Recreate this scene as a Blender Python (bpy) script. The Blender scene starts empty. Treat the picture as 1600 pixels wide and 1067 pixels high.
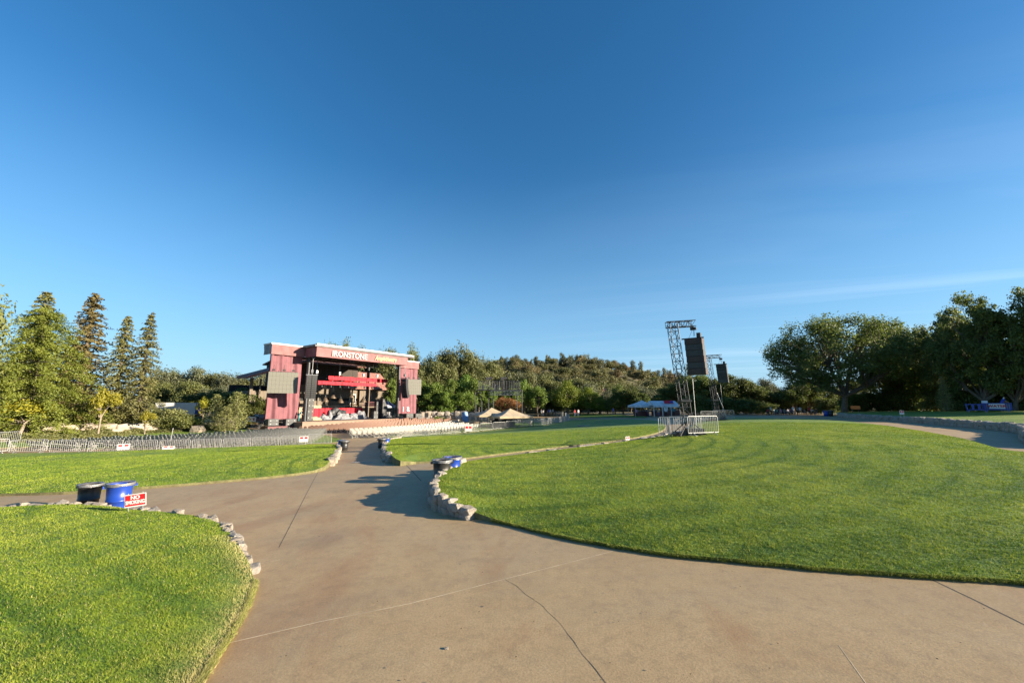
import bpy, bmesh, math, random
import numpy as np
from mathutils import Vector, Matrix, noise, geometry

random.seed(7)
rng = np.random.default_rng(7)
R = math.radians
scene = bpy.context.scene
COL = scene.collection

# ------------------------------------------------------------------ camera
F = 622.0                      # focal length in photo pixels (1600 wide) = 14 mm
PITCH = math.atan(98.5 / F)
CZ = 2.5
cam_d = bpy.data.cameras.new('camera')
cam_d.sensor_width = 36.0
cam_d.lens = 14.0
cam_d.clip_start = 0.05
cam_d.clip_end = 6000
cam = bpy.data.objects.new('camera', cam_d)
COL.objects.link(cam)
cam.location = (0, 0, CZ)
cam.rotation_euler = (R(90) + PITCH, 0, 0)
scene.camera = cam

# ------------------------------------------------------------------ sky, sun, exposure
SUN_EL = R(14.5)
SUN_XY = Vector((0.975, -0.222)).normalized()
SUN_V = Vector((SUN_XY.x * math.cos(SUN_EL), SUN_XY.y * math.cos(SUN_EL), math.sin(SUN_EL)))
world = bpy.data.worlds.new("World")
scene.world = world
world.use_nodes = True
wn = world.node_tree
wn.nodes.clear()
w_out = wn.nodes.new('ShaderNodeOutputWorld')
w_bg = wn.nodes.new('ShaderNodeBackground')
w_sky = wn.nodes.new('ShaderNodeTexSky')
w_sky.sky_type = 'NISHITA'
w_sky.sun_disc = False
w_sky.sun_elevation = SUN_EL
w_sky.sun_rotation = math.atan2(SUN_XY.x, SUN_XY.y)
w_sky.altitude = 400
w_sky.air_density = 1.0
w_sky.dust_density = 0.4
w_sky.ozone_density = 2.5
w_bg.inputs['Strength'].default_value = 0.064
# thin cirrus wisps laid out by direction on a high flat layer
w_tc = wn.nodes.new('ShaderNodeTexCoord')
w_sep = wn.nodes.new('ShaderNodeSeparateXYZ')
wn.links.new(w_tc.outputs['Generated'], w_sep.inputs[0])
def wmath(op, a, b=None, clamp=False):
    n = wn.nodes.new('ShaderNodeMath'); n.operation = op; n.use_clamp = clamp
    for i, v in enumerate((a, b)):
        if v is None: continue
        if isinstance(v, (int, float)): n.inputs[i].default_value = v
        else: wn.links.new(v, n.inputs[i])
    return n.outputs[0]
zz = wmath('MAXIMUM', w_sep.outputs[2], 0.03)
cx_ = wmath('DIVIDE', w_sep.outputs[0], zz)
cy_ = wmath('DIVIDE', w_sep.outputs[1], zz)
w_cmb = wn.nodes.new('ShaderNodeCombineXYZ')
wn.links.new(wmath('MULTIPLY', cx_, 0.16), w_cmb.inputs[0])
wn.links.new(wmath('ADD', wmath('MULTIPLY', cy_, 0.62), wmath('MULTIPLY', cx_, 0.22)), w_cmb.inputs[1])
w_nz = wn.nodes.new('ShaderNodeTexNoise')
w_nz.inputs['Scale'].default_value = 1.0
w_nz.inputs['Detail'].default_value = 7
w_nz.inputs['Roughness'].default_value = 0.55
w_nz.inputs['Distortion'].default_value = 0.6
wn.links.new(w_cmb.outputs[0], w_nz.inputs['Vector'])
cl = wmath('MULTIPLY', wmath('SUBTRACT', w_nz.outputs[0], 0.47, True), 3.2, True)
side = wmath('MULTIPLY', wmath('ADD', w_sep.outputs[0], 0.0, True), 1.5, True)
low = wmath('SUBTRACT', 1.0, wmath('MULTIPLY', w_sep.outputs[2], 1.7), True)
cl = wmath('MULTIPLY', wmath('MULTIPLY', cl, side), wmath('MULTIPLY', low, 0.3))
w_mix = wn.nodes.new('ShaderNodeMix'); w_mix.data_type = 'RGBA'
wn.links.new(cl, w_mix.inputs[0])
w_hs = wn.nodes.new('ShaderNodeHueSaturation')
w_hs.inputs['Saturation'].default_value = 1.29
wn.links.new(w_sky.outputs[0], w_hs.inputs['Color'])
w_hz = wn.nodes.new('ShaderNodeMix'); w_hz.data_type = 'RGBA'   # clear dry air: the low sky stays pale blue, not yellow
wn.links.new(wmath('MULTIPLY', wmath('POWER', wmath('SUBTRACT', 1.0, wmath('MULTIPLY', wmath('ABSOLUTE', w_sep.outputs[2]), 1.9), True), 1.4), .85), w_hz.inputs[0])
wn.links.new(w_hs.outputs[0], w_hz.inputs[6])
w_hz.inputs[7].default_value = (1.55, 3.0, 4.5, 1)
wn.links.new(w_hz.outputs[2], w_mix.inputs[6])
w_mix.inputs[7].default_value = (7.0, 7.6, 8.4, 1)
wn.links.new(w_mix.outputs[2], w_bg.inputs['Color'])
wn.links.new(w_bg.outputs[0], w_out.inputs['Surface'])

sun_d = bpy.data.lights.new('sun', 'SUN')
sun_d.energy = 5.0
sun_d.angle = R(0.5)
sun_d.color = (1.0, 0.87, 0.68)
sun = bpy.data.objects.new('sun', sun_d)
COL.objects.link(sun)
sun.rotation_euler = (-SUN_V).to_track_quat('-Z', 'Y').to_euler()
sun.location = SUN_V * 60

scene.view_settings.view_transform = 'Standard'
scene.view_settings.look = 'None'
scene.view_settings.exposure = 1.68
scene.view_settings.gamma = 1.0

# ------------------------------------------------------------------ projection helpers
cp, sp = math.cos(PITCH), math.sin(PITCH)
def ray(px, py):
    u = (px - 800.0) / F; v = (533.5 - py) / F
    return (u, cp - v * sp, sp + v * cp)
def at(px, py, Y):
    d = ray(px, py); t = Y / d[1]
    return Vector((d[0] * t, Y, CZ + d[2] * t))

# ------------------------------------------------------------------ terrain height
CTRL = [(690, 754, 14.4), (537, 703, 31), (600, 699, 33), (90, 709, 34.3), (0, 708, 33), (200, 709, 36), (300, 706.5, 37.5), (400, 702.5, 39.5), (515, 695, 41.5),
        (610, 685, 47), (700, 679, 56), (850, 665, 67), (890, 657, 84), (1065, 686, 24), (1140, 657.5, 47.5),
        (1270, 648, 85), (1025, 648, 88), (1590, 678, 25), (1390, 658, 47), (700, 655, 84), (640, 666, 66),
        (570, 676, 57), (470, 670, 65), (213, 794, 11.2), (250, 677, 56), (0, 690, 42), (930, 693, 27.5), (760, 716, 20.3),
        (1560, 650, 52), (1300, 655, 53), (400, 664, 67)]
P = []; Z = []
for c in CTRL:
    q = at(*c); P.append((q.x, q.y)); Z.append(q.z)
for x, y, z in [(0, 0, 0.0), (0, 4, -0.02), (-4, 4, -0.05), (5, 5, 0.1), (-6, 8, -0.25), (9, 9, 0.25), (0, 9, -0.12), (0, -15, 0.3), (-40, -15, 0), (40, -15, .8),
                (-75, 30, -1.0), (75, 25, 1.2), (-75, 75, -0.6), (90, 70, 0.9), (-45, 100, -0.5), (20, 120, 0.5), (80, 110, .6), (-20, 110, -0.4),
                (-60, 52, -0.9), (-50, 62, -1.0)]:
    P.append((x, y)); Z.append(z)
P = np.array(P, float); Z = np.array(Z, float)
def _phi(r2): return 0.5 * r2 * np.log(r2 + 1e-9)
def _fit():
    n = len(P)
    D = ((P[:, None, :] - P[None]) ** 2).sum(-1)
    A = np.zeros((n + 3, n + 3))
    A[:n, :n] = _phi(D) + np.eye(n) * 25.0
    A[:n, n] = 1; A[:n, n + 1:] = P
    A[n, :n] = 1; A[n + 1:, :n] = P.T
    b = np.zeros(n + 3); b[:n] = Z
    return np.linalg.solve(A, b)
TW = _fit()
RIDGE_PX = np.array([-2500, -600, 0, 200, 300, 500, 640, 760, 830, 900, 960, 1000, 1060, 1130, 1250, 1500, 2500, 5000.])
RIDGE_Z = np.array([6, 6, 6, 8, 10, 15, 21, 24.5, 26.5, 26.5, 23.5, 19.5, 15.5, 9.5, 4, 3, 2, 2.])
def sstep(a, b, x):
    t = np.clip((x - a) / (b - a), 0, 1); return t * t * (3 - 2 * t)
def H(x, y):
    x = np.atleast_1d(np.asarray(x, float)); y = np.atleast_1d(np.asarray(y, float))
    sh = x.shape; x = x.ravel(); y = y.ravel()
    out = np.empty_like(x)
    for i in range(0, len(x), 20000):
        xx = x[i:i + 20000]; yy = y[i:i + 20000]
        cx = np.clip(xx, -95, 100); cy = np.clip(yy, -20, 125)
        d2 = (cx[:, None] - P[None, :, 0]) ** 2 + (cy[:, None] - P[None, :, 1]) ** 2
        z = _phi(d2) @ TW[:-3] + TW[-3] + TW[-2] * cx + TW[-1] * cy
        w = sstep(75, 125, np.hypot(cx * 0.9, cy - 45))
        z = z * (1 - w) + 0.4 * w
        pxl = 800 + F * xx / np.maximum(yy, 20)
        hz = np.interp(pxl, RIDGE_PX, RIDGE_Z) * sstep(112, 275, yy) * (1 - 0.8 * sstep(420, 900, yy))
        out[i:i + 20000] = z + hz
    return out.reshape(sh)
def h1(x, y): return float(H([x], [y])[0])
_TY = np.concatenate([np.linspace(1.5, 30, 300), np.linspace(30.1, 150, 500)])
def g(px, py, lift=0.0):
    d = ray(px, py)
    X = d[0] / d[1] * _TY; Zr = CZ + d[2] / d[1] * _TY
    s = Zr - (H(X, _TY) + lift)
    k = np.where(s < 0)[0]
    if len(k) == 0: Y = 140.0
    elif k[0] == 0: Y = _TY[0]
    else:
        i = k[0]; a, b = s[i - 1], s[i]
        Y = _TY[i - 1] + (_TY[i] - _TY[i - 1]) * a / (a - b)
    return Vector((d[0] / d[1] * Y, Y, CZ + d[2] / d[1] * Y - lift))

# ------------------------------------------------------------------ object helpers
def link(o, parent=None):
    COL.objects.link(o)
    if parent is not None: o.parent = parent
    return o
def tag(o, label=None, cat=None, group=None, kind=None):
    if label: o['label'] = label
    if cat: o['category'] = cat
    if group: o['group'] = group
    if kind: o['kind'] = kind
    return o
def thing(name, label, cat, loc=(0, 0, 0), rz=0.0, group=None):
    o = bpy.data.objects.new(name, None)
    o.empty_display_size = 0.3
    link(o); o.location = loc; o.rotation_euler = (0, 0, rz)
    return tag(o, label, cat, group)
def dup(root, loc=None, rz=None, scale=None, label=None, group=None):
    r = root.copy(); COL.objects.link(r)
    if loc is not None: r.location = loc
    if rz is not None: r.rotation_euler = (0, 0, rz)
    if scale is not None: r.scale = scale
    if label: r['label'] = label
    if group: r['group'] = group
    for ch in list(root.children):
        c = ch.copy(); COL.objects.link(c); c.parent = r
        for gch in list(ch.children):
            d = gch.copy(); COL.objects.link(d); d.parent = c
    return r
def mesh_np(name, V, Fc, mats=(), smooth=False, attrs=None, mi=None):
    V = np.asarray(V, np.float32); Fc = np.asarray(Fc, np.int32)
    me = bpy.data.meshes.new(name)
    me.vertices.add(len(V)); me.vertices.foreach_set('co', V.ravel())
    k = Fc.shape[1]
    me.loops.add(Fc.size); me.loops.foreach_set('vertex_index', Fc.ravel())
    me.polygons.add(len(Fc))
    me.polygons.foreach_set('loop_start', np.arange(0, Fc.size, k, dtype=np.int32))
    me.polygons.foreach_set('loop_total', np.full(len(Fc), k, np.int32))
    if mi is not None: me.polygons.foreach_set('material_index', np.asarray(mi, np.int32))
    me.update(calc_edges=True)
    me.polygons.foreach_set('use_smooth', np.full(len(Fc), smooth, bool))
    for m in mats: me.materials.append(m)
    for an, av in (attrs or {}).items():
        a = me.attributes.new(an, 'FLOAT', 'POINT'); a.data.foreach_set('value', np.asarray(av, np.float32))
    return me
def obj(name, me, parent=None):
    return link(bpy.data.objects.new(name, me), parent)

class MB:
    def __init__(s): s.v = []; s.f = []; s.m = []; s.sm = []
    def add(s, vs, fs, mi=0, smooth=False):
        o = len(s.v); s.v += [tuple(v) for v in vs]
        for f in fs: s.f.append(tuple(i + o for i in f)); s.m.append(mi); s.sm.append(smooth)
        return s
    def box(s, c, d, rz=0.0, mi=0, M=None, taper=1.0):
        x, y, z = d[0] / 2, d[1] / 2, d[2] / 2
        vs = [Vector((sx * x * (taper if sz > 0 else 1), sy * y * (taper if sz > 0 else 1), sz * z)) for sz in (-1, 1) for sx, sy in ((-1, -1), (1, -1), (1, 1), (-1, 1))]
        if M is None: M = Matrix.Rotation(rz, 3, 'Z')
        vs = [M @ v + Vector(c) for v in vs]
        return s.add(vs, [(3, 2, 1, 0), (4, 5, 6, 7), (0, 1, 5, 4), (1, 2, 6, 5), (2, 3, 7, 6), (3, 0, 4, 7)], mi)
    def bar(s, p, q, w, h=None, mi=0):
        p = Vector(p); q = Vector(q); d = q - p; L = d.length
        if L < 1e-6: return s
        M = d.to_track_quat('Z', 'Y').to_matrix()
        return s.box((p + q) / 2, (w, h or w, L), mi=mi, M=M)
    def tube(s, p, q, r0, r1=None, n=8, mi=0, cap=True):
        r1 = r0 if r1 is None else r1
        p = Vector(p); q = Vector(q); d = q - p
        if d.length < 1e-6: return s
        M = d.to_track_quat('Z', 'Y').to_matrix()
        vs = []
        for c, r in ((p, r0), (q, r1)):
            for i in range(n):
                a = 2 * math.pi * i / n
                vs.append(c + M @ Vector((math.cos(a) * r, math.sin(a) * r, 0)))
        fs = [(i, (i + 1) % n, n + (i + 1) % n, n + i) for i in range(n)]
        s.add(vs, fs, mi, True)
        if cap: s.add(vs, [tuple(range(n - 1, -1, -1)), tuple(range(n, 2 * n))], mi)
        return s
    def lathe(s, prof, c=(0, 0, 0), n=24, mi=0, smooth=True):
        vs = []
        for r, z in prof:
            for i in range(n):
                a = 2 * math.pi * i / n
                vs.append((c[0] + r * math.cos(a), c[1] + r * math.sin(a), c[2] + z))
        fs = []
        for j in range(len(prof) - 1):
            for i in range(n):
                fs.append((j * n + i, j * n + (i + 1) % n, (j + 1) * n + (i + 1) % n, (j + 1) * n + i))
        return s.add(vs, fs, mi, smooth)
    def grid(s, fn, nu, nv, mi=0, smooth=True):
        vs = [fn(i / nu, j / nv) for j in range(nv + 1) for i in range(nu + 1)]
        fs = [(j * (nu + 1) + i, j * (nu + 1) + i + 1, (j + 1) * (nu + 1) + i + 1, (j + 1) * (nu + 1) + i) for j in range(nv) for i in range(nu)]
        return s.add(vs, fs, mi, smooth)
    def mesh(s, name, mats):
        me = bpy.data.meshes.new(name)
        me.from_pydata(s.v, [], s.f)
        for m in (mats if isinstance(mats, (list, tuple)) else [mats]): me.materials.append(m)
        me.polygons.foreach_set('material_index', s.m)
        me.polygons.foreach_set('use_smooth', s.sm)
        me.update()
        return me
    def build(s, name, mats, parent=None):
        return obj(name, s.mesh(name, mats), parent)

# ------------------------------------------------------------------ materials
def nodes_of(name):
    m = bpy.data.materials.new(name); m.use_nodes = True
    nt = m.node_tree; b = nt.nodes['Principled BSDF']
    return m, nt, b
def mixrgb(nt, fac, a, b, blend='MIX'):
    n = nt.nodes.new('ShaderNodeMix'); n.data_type = 'RGBA'; n.blend_type = blend
    for idx, v in ((0, fac), (6, a), (7, b)):
        if isinstance(v, (int, float)): n.inputs[idx].default_value = v
        elif isinstance(v, tuple): n.inputs[idx].default_value = (*v[:3], 1)
        else: nt.links.new(v, n.inputs[idx])
    return n.outputs[2]
def math_n(nt, op, a, b=None, clamp=False):
    n = nt.nodes.new('ShaderNodeMath'); n.operation = op; n.use_clamp = clamp
    for i, v in enumerate((a, b)):
        if v is None: continue
        if isinstance(v, (int, float)): n.inputs[i].default_value = v
        else: nt.links.new(v, n.inputs[i])
    return n.outputs[0]
def coords(nt, kind='Object', scale=(1, 1, 1)):
    tc = nt.nodes.new('ShaderNodeTexCoord'); mp = nt.nodes.new('ShaderNodeMapping')
    mp.inputs['Scale'].default_value = scale
    nt.links.new(tc.outputs[kind], mp.inputs[0]); return mp.outputs[0]
def noise_n(nt, vec, scale, detail=4, rough=.55, dist=0.0):
    n = nt.nodes.new('ShaderNodeTexNoise'); n.inputs['Scale'].default_value = scale
    n.inputs['Detail'].default_value = detail; n.inputs['Roughness'].default_value = rough
    n.inputs['Distortion'].default_value = dist
    nt.links.new(vec, n.inputs['Vector']); return n.outputs[0]
def ramp(nt, fac, stops):
    n = nt.nodes.new('ShaderNodeValToRGB')
    while len(n.color_ramp.elements) < len(stops): n.color_ramp.elements.new(0.5)
    for e, (p, c) in zip(n.color_ramp.elements, stops):
        e.position = p; e.color = (*c[:3], 1) if isinstance(c, tuple) else (c, c, c, 1)
    nt.links.new(fac, n.inputs[0]); return n.outputs[0]
def bump(nt, b, height, strength=.3, dist=.02):
    n = nt.nodes.new('ShaderNodeBump'); n.inputs['Strength'].default_value = strength
    n.inputs['Distance'].default_value = dist
    nt.links.new(height, n.inputs['Height']); nt.links.new(n.outputs[0], b.inputs['Normal'])
def plain(name, c, rough=.6, var=.25, scale=3.0, metal=0.0, bmp=0.0, kind='Object'):
    m, nt, b = nodes_of(name)
    v = coords(nt, kind)
    n = noise_n(nt, v, scale, 5)
    lo = tuple(x * (1 - var) for x in c); hi = tuple(min(1, x * (1 + var)) for x in c)
    col = ramp(nt, n, [(.3, lo), (.7, hi)])
    nt.links.new(col, b.inputs['Base Color'])
    b.inputs['Roughness'].default_value = rough; b.inputs['Metallic'].default_value = metal
    if bmp: bump(nt, b, noise_n(nt, v, scale * 6, 4), bmp, .02)
    return m

def m_concrete():
    m, nt, b = nodes_of('concrete_path')
    v = coords(nt)
    big = noise_n(nt, v, .16, 6, .6, .8); mid = noise_n(nt, v, .9, 7, .62, .4); fine = noise_n(nt, v, 42, 3, .7)
    c = ramp(nt, big, [(.3, (.36, .228, .105)), (.48, (.395, .275, .138)), (.66, (.35, .268, .155))])
    c = mixrgb(nt, ramp(nt, mid, [(.34, 0.0), (.72, .9)]), c, (.46, .325, .168))
    # rusty wash marks and grey scuffs, drawn out along the walking direction
    st = noise_n(nt, coords(nt, 'Object', (.9, .28, 1)), .55, 7, .66, 1.4)
    c = mixrgb(nt, ramp(nt, st, [(.5, 0.0), (.66, .6)]), c, (.30, .158, .066))
    gr = noise_n(nt, coords(nt, 'Object', (.5, 1.0, 1)), .36, 6, .62, 1.0)
    c = mixrgb(nt, ramp(nt, gr, [(.52, 0.0), (.72, .36)]), c, (.20, .165, .115))
    fl = noise_n(nt, v, 5.5, 6, .7)
    c = mixrgb(nt, ramp(nt, fl, [(.36, .28), (.5, 0.0)]), c, (.19, .13, .075))
    c = mixrgb(nt, ramp(nt, fl, [(.56, 0.0), (.74, .3)]), c, (.47, .37, .235))
    c = mixrgb(nt, ramp(nt, fine, [(.35, .36), (.65, 0.0)]), c, (.13, .09, .05))
    # small dark spots
    vo = nt.nodes.new('ShaderNodeTexVoronoi'); vo.inputs['Scale'].default_value = 1.1
    nt.links.new(v, vo.inputs['Vector'])
    c = mixrgb(nt, ramp(nt, vo.outputs[0], [(.016, .75), (.034, 0.0)]), c, (.05, .045, .04))
    nt.links.new(c, b.inputs['Base Color'])
    b.inputs['Roughness'].default_value = .62
    bump(nt, b, math_n(nt, 'ADD', fine, mid), .35, .006)
    return m
def grass_color(nt, vec_scale=1.0):
    v = coords(nt)
    big = noise_n(nt, v, .22, 5, .6); mid = noise_n(nt, v, 1.3, 5, .65); fine = noise_n(nt, v, 14, 3, .7)
    c = ramp(nt, big, [(.32, (.125, .20, .012)), (.5, (.185, .262, .02)), (.7, (.29, .325, .038))])
    c = mixrgb(nt, ramp(nt, mid, [(.38, .85), (.58, 0.0)]), c, (.075, .145, .012))
    return c, fine
def mow(nt, c):
    # mower tracks: concentric arcs and faint wheel lines round the right lawn
    tc = nt.nodes.new('ShaderNodeTexCoord')
    wv = nt.nodes.new('ShaderNodeTexWave'); wv.wave_type = 'RINGS'; wv.rings_direction = 'Z'
    mp = nt.nodes.new('ShaderNodeMapping'); mp.inputs['Location'].default_value = (-2, -24, 0)
    nt.links.new(tc.outputs['Object'], mp.inputs[0]); nt.links.new(mp.outputs[0], wv.inputs['Vector'])
    wv.inputs['Scale'].default_value = .30; wv.inputs['Distortion'].default_value = 2.6; wv.inputs['Detail'].default_value = 2; wv.inputs['Detail Scale'].default_value = .4
    gate = ramp(nt, noise_n(nt, coords(nt), .16, 2), [(.42, 0.05), (.6, 1.0)])
    c = mixrgb(nt, math_n(nt, 'MULTIPLY', ramp(nt, wv.outputs[1], [(.82, 0.0), (.98, .6)]), gate), c, (.055, .12, .012))
    return mixrgb(nt, ramp(nt, wv.outputs[1], [(.25, .12), (.7, 0.0)]), c, (.34, .38, .05))
def m_lawn():
    m, nt, b = nodes_of('lawn_grass')
    c, fine = grass_color(nt)
    c = mow(nt, c)
    c = mixrgb(nt, ramp(nt, fine, [(.38, .55), (.6, 0.0)]), c, (.07, .125, .016))
    fb = noise_n(nt, coords(nt), 30, 3, .7)
    nt.links.new(c, b.inputs['Base Color'])
    b.inputs['Roughness'].default_value = .75
    bump(nt, b, math_n(nt, 'ADD', fine, fb), .7, .03)
    return m
def m_blade():
    m, nt, b = nodes_of('grass_blade')
    c, fine = grass_color(nt)
    a = nt.nodes.new('ShaderNodeAttribute'); a.attribute_name = 'tint'
    d = nt.nodes.new('ShaderNodeAttribute'); d.attribute_name = 'dry'
    c = mixrgb(nt, ramp(nt, a.outputs['Fac'], [(0, 0.0), (.4, 0.0), (1, .8)]), c, (.42, .42, .075))
    c = mixrgb(nt, ramp(nt, a.outputs['Fac'], [(0, .8), (.35, 0.0)]), c, (.045, .10, .010))
    c = mow(nt, c)
    c = mixrgb(nt, d.outputs['Fac'], c, (.55, .46, .22))
    nt.links.new(c, b.inputs['Base Color'])
    b.inputs['Roughness'].default_value = .8
    b.inputs['Specular IOR Level'].default_value = .15
    tr = nt.nodes.new('ShaderNodeBsdfTranslucent'); nt.links.new(c, tr.inputs[0])
    ms = nt.nodes.new('ShaderNodeMixShader'); ms.inputs[0].default_value = .3
    nt.links.new(b.outputs[0], ms.inputs[1]); nt.links.new(tr.outputs[0], ms.inputs[2])
    nt.links.new(ms.outputs[0], nt.nodes['Material Output'].inputs[0])
    return m
def m_leaf(name, c1, c2, c3=None, trans=.28, sc=.5):
    m, nt, b = nodes_of(name)
    v = coords(nt)
    n = noise_n(nt, v, sc, 4, .6); n2 = noise_n(nt, v, 6.5, 2)
    c = mixrgb(nt, ramp(nt, n, [(.36, 0.0), (.64, 1.0)]), c1, c2)
    c = mixrgb(nt, ramp(nt, n2, [(.4, 0.0), (.68, .65)]), c, c3 or tuple(x * 1.5 for x in c2))
    oi = nt.nodes.new('ShaderNodeObjectInfo')
    hs = nt.nodes.new('ShaderNodeHueSaturation')
    nt.links.new(c, hs.inputs['Color'])
    nt.links.new(math_n(nt, 'ADD', math_n(nt, 'MULTIPLY', oi.outputs['Random'], .016), .494), hs.inputs['Hue'])
    nt.links.new(math_n(nt, 'ADD', math_n(nt, 'MULTIPLY', oi.outputs['Random'], .4), .85), hs.inputs['Value'])
    c = hs.outputs[0]
    nt.links.new(c, b.inputs['Base Color'])
    b.inputs['Roughness'].default_value = .6
    tr = nt.nodes.new('ShaderNodeBsdfTranslucent'); nt.links.new(c, tr.inputs[0])
    ms = nt.nodes.new('ShaderNodeMixShader'); ms.inputs[0].default_value = trans
    nt.links.new(b.outputs[0], ms.inputs[1]); nt.links.new(tr.outputs[0], ms.inputs[2])
    nt.links.new(ms.outputs[0], nt.nodes['Material Output'].inputs[0])
    return m
def m_stone(name, base=(.42, .37, .31)):
    m, nt, b = nodes_of(name)
    v = coords(nt)
    n = noise_n(nt, v, 2.2, 7, .65, .6); n2 = noise_n(nt, v, 16, 5, .7)
    c = ramp(nt, n, [(.3, tuple(x * .55 for x in base)), (.5, base), (.72, tuple(min(.8, x * 1.45) for x in base))])
    oi = nt.nodes.new('ShaderNodeObjectInfo')
    c = mixrgb(nt, math_n(nt, 'MULTIPLY', oi.outputs['Random'], .6), c, (base[0] * 1.05, base[1] * .88, base[2] * .68))
    c = mixrgb(nt, ramp(nt, n2, [(.3, .6), (.5, 0.0)]), c, (.13, .125, .115))
    nt.links.new(c, b.inputs['Base Color']); b.inputs['Roughness'].default_value = .85
    bump(nt, b, math_n(nt, 'ADD', n2, n), .8, .05)
    return m
def m_ground():
    m, nt, b = nodes_of('dry_ground')
    v = coords(nt)
    n = noise_n(nt, v, .09, 7, .65); n2 = noise_n(nt, v, 1.7, 6, .7)
    c = ramp(nt, n, [(.35, (.07, .072, .026)), (.55, (.115, .095, .045)), (.7, (.23, .16, .085))])
    c = mixrgb(nt, ramp(nt, n2, [(.35, .8), (.6, 0.0)]), c, (.055, .06, .022))
    nt.links.new(c, b.inputs['Base Color']); b.inputs['Roughness'].default_value = .9
    bump(nt, b, n2, .8, .2)
    return m
def m_siding():
    m, nt, b = nodes_of('wood_siding')
    v = coords(nt)
    wv = nt.nodes.new('ShaderNodeTexWave'); wv.bands_direction = 'X'; wv.inputs['Scale'].default_value = 1.6
    wv.wave_profile = 'SAW'; nt.links.new(v, wv.inputs['Vector'])
    n = noise_n(nt, coords(nt, 'Object', (3, 3, .3)), 2, 5)
    c = ramp(nt, n, [(.3, (.105, .08, .055)), (.7, (.19, .15, .108))])
    c = mixrgb(nt, ramp(nt, wv.outputs[1], [(.0, .6), (.12, 0.0)]), c, (.035, .028, .02))
    nt.links.new(c, b.inputs['Base Color']); b.inputs['Roughness'].default_value = .8
    bump(nt, b, wv.outputs[1], .5, .03)
    return m
def m_tiles():
    m, nt, b = nodes_of('clay_roof_tiles')
    v = coords(nt)
    br = nt.nodes.new('ShaderNodeTexBrick'); br.inputs['Scale'].default_value = 1.4
    br.inputs['Color1'].default_value = (.28, .105, .08, 1); br.inputs['Color2'].default_value = (.38, .2, .155, 1)
    br.inputs['Mortar'].default_value = (.12, .05, .04, 1); br.inputs['Mortar Size'].default_value = .03
    nt.links.new(v, br.inputs['Vector'])
    nt.links.new(br.outputs[0], b.inputs['Base Color']); b.inputs['Roughness'].default_value = .8
    bump(nt, b, br.outputs[1], .5, .04)
    return m
def m_cloth(name, c, sc=1.2):
    m, nt, b = nodes_of(name)
    v = coords(nt)
    n = noise_n(nt, v, sc, 5, .6); w = noise_n(nt, coords(nt, 'Object', (1, 1, .15)), 3.0, 3)
    col = ramp(nt, n, [(.3, tuple(x * .8 for x in c)), (.7, tuple(min(1, x * 1.18) for x in c))])
    nt.links.new(col, b.inputs['Base Color']); b.inputs['Roughness'].default_value = .75
    b.inputs['Sheen Weight'].default_value = .15
    bump(nt, b, math_n(nt, 'ADD', n, w), .35, .08)
    return m

M = {}
M['concrete'] = m_concrete(); M['lawn'] = m_lawn(); M['blade'] = m_blade(); M['ground'] = m_ground()
M['stone'] = m_stone('edging_stone', (.33, .30, .26)); M['granite'] = m_stone('pale_granite', (.36, .32, .27))
M['soil'] = plain('soil', (.13, .12, .05), .95, .4, 5, bmp=.6)
M['joint'] = plain('joint_filler', (.07, .055, .042), .9, .3, 6)
M['pale_joint'] = plain('pale_sealant', (.5, .40, .27), .8, .3, 3)
M['blue'] = plain('blue_plastic', (.012, .045, .28), .33, .12, 2.5)
M['black'] = plain('black_plastic', (.022, .021, .02), .42, .2, 3)
M['liner'] = plain('clear_bin_liner', (.13, .13, .135), .25, .35, 9, bmp=.5)
M['red'] = plain('red_sign_paint', (.55, .012, .016), .45, .05, 3)
M['white'] = plain('white_paint', (.62, .61, .59), .5, .06, 3)
M['galv'] = plain('galvanised_steel', (.34, .34, .335), .42, .15, 4, metal=.45)
M['chair'] = plain('white_chair_resin', (.44, .41, .35), .5, .12, 2)
M['greychair'] = plain('shaded_chair_resin', (.21, .205, .19), .5, .15, 2)  # darker copy of the white chair: shade on the backs put into colour
M['seat'] = plain('brown_seat_plastic', (.25, .145, .105), .55, .15, 2)
M['seatleg'] = plain('dark_seat_pedestal', (.035, .03, .028), .6, .2, 3)
M['steel'] = plain('dark_truss_steel', (.045, .047, .05), .45, .3, 4, metal=.5)
M['alu'] = plain('aluminium_truss', (.25, .25, .25), .4, .15, 4, metal=.7)
M['maroon'] = m_cloth('maroon_fabric', (.165, .055, .066))
M['maroon_pale'] = m_cloth('faded_maroon_vinyl', (.225, .09, .088))
M['wing_shade'] = m_cloth('shaded_side_vinyl', (.22, .23, .25))  # left wing end: its bluish shade is painted as blue-grey vinyl
M['redcloth'] = m_cloth('red_drape', (.5, .006, .02), 2.5)
M['screen'] = plain('led_screen_face', (.145, .138, .112), .5, .06, 12)
M['speaker'] = plain('black_speaker_cabinet', (.024, .0235, .0235), .6, .3, 5)
M['grille'] = plain('brown_speaker_side', (.05, .032, .029), .65, .25, 1.6)
M['grey_cab'] = plain('grey_speaker_side', (.045, .045, .045), .6, .15, 2)
M['deck'] = plain('black_stage_deck', (.028, .028, .03), .5, .3, 2)
M['deckwall'] = plain('tan_stage_front', (.22, .145, .1), .7, .1, 1.2)
M['roofwhite'] = plain('white_roof_membrane', (.6, .6, .58), .6, .05, 2)
M['siding'] = m_siding(); M['tiles'] = m_tiles(); M['dark_siding'] = plain('dark_stained_wood', (.035, .026, .02), .8, .3, 3)
M['dark'] = plain('dark_opening', (.012, .012, .012), .8, .3, 2)
M['wall_stone'] = m_stone('lodge_stone', (.36, .28, .2))
M['tan'] = m_cloth('tan_canopy', (.36, .275, .165))
M['tent'] = m_cloth('white_tent_vinyl', (.6, .61, .63))
M['tentblue'] = m_cloth('blue_canopy', (.03, .06, .25))
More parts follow.
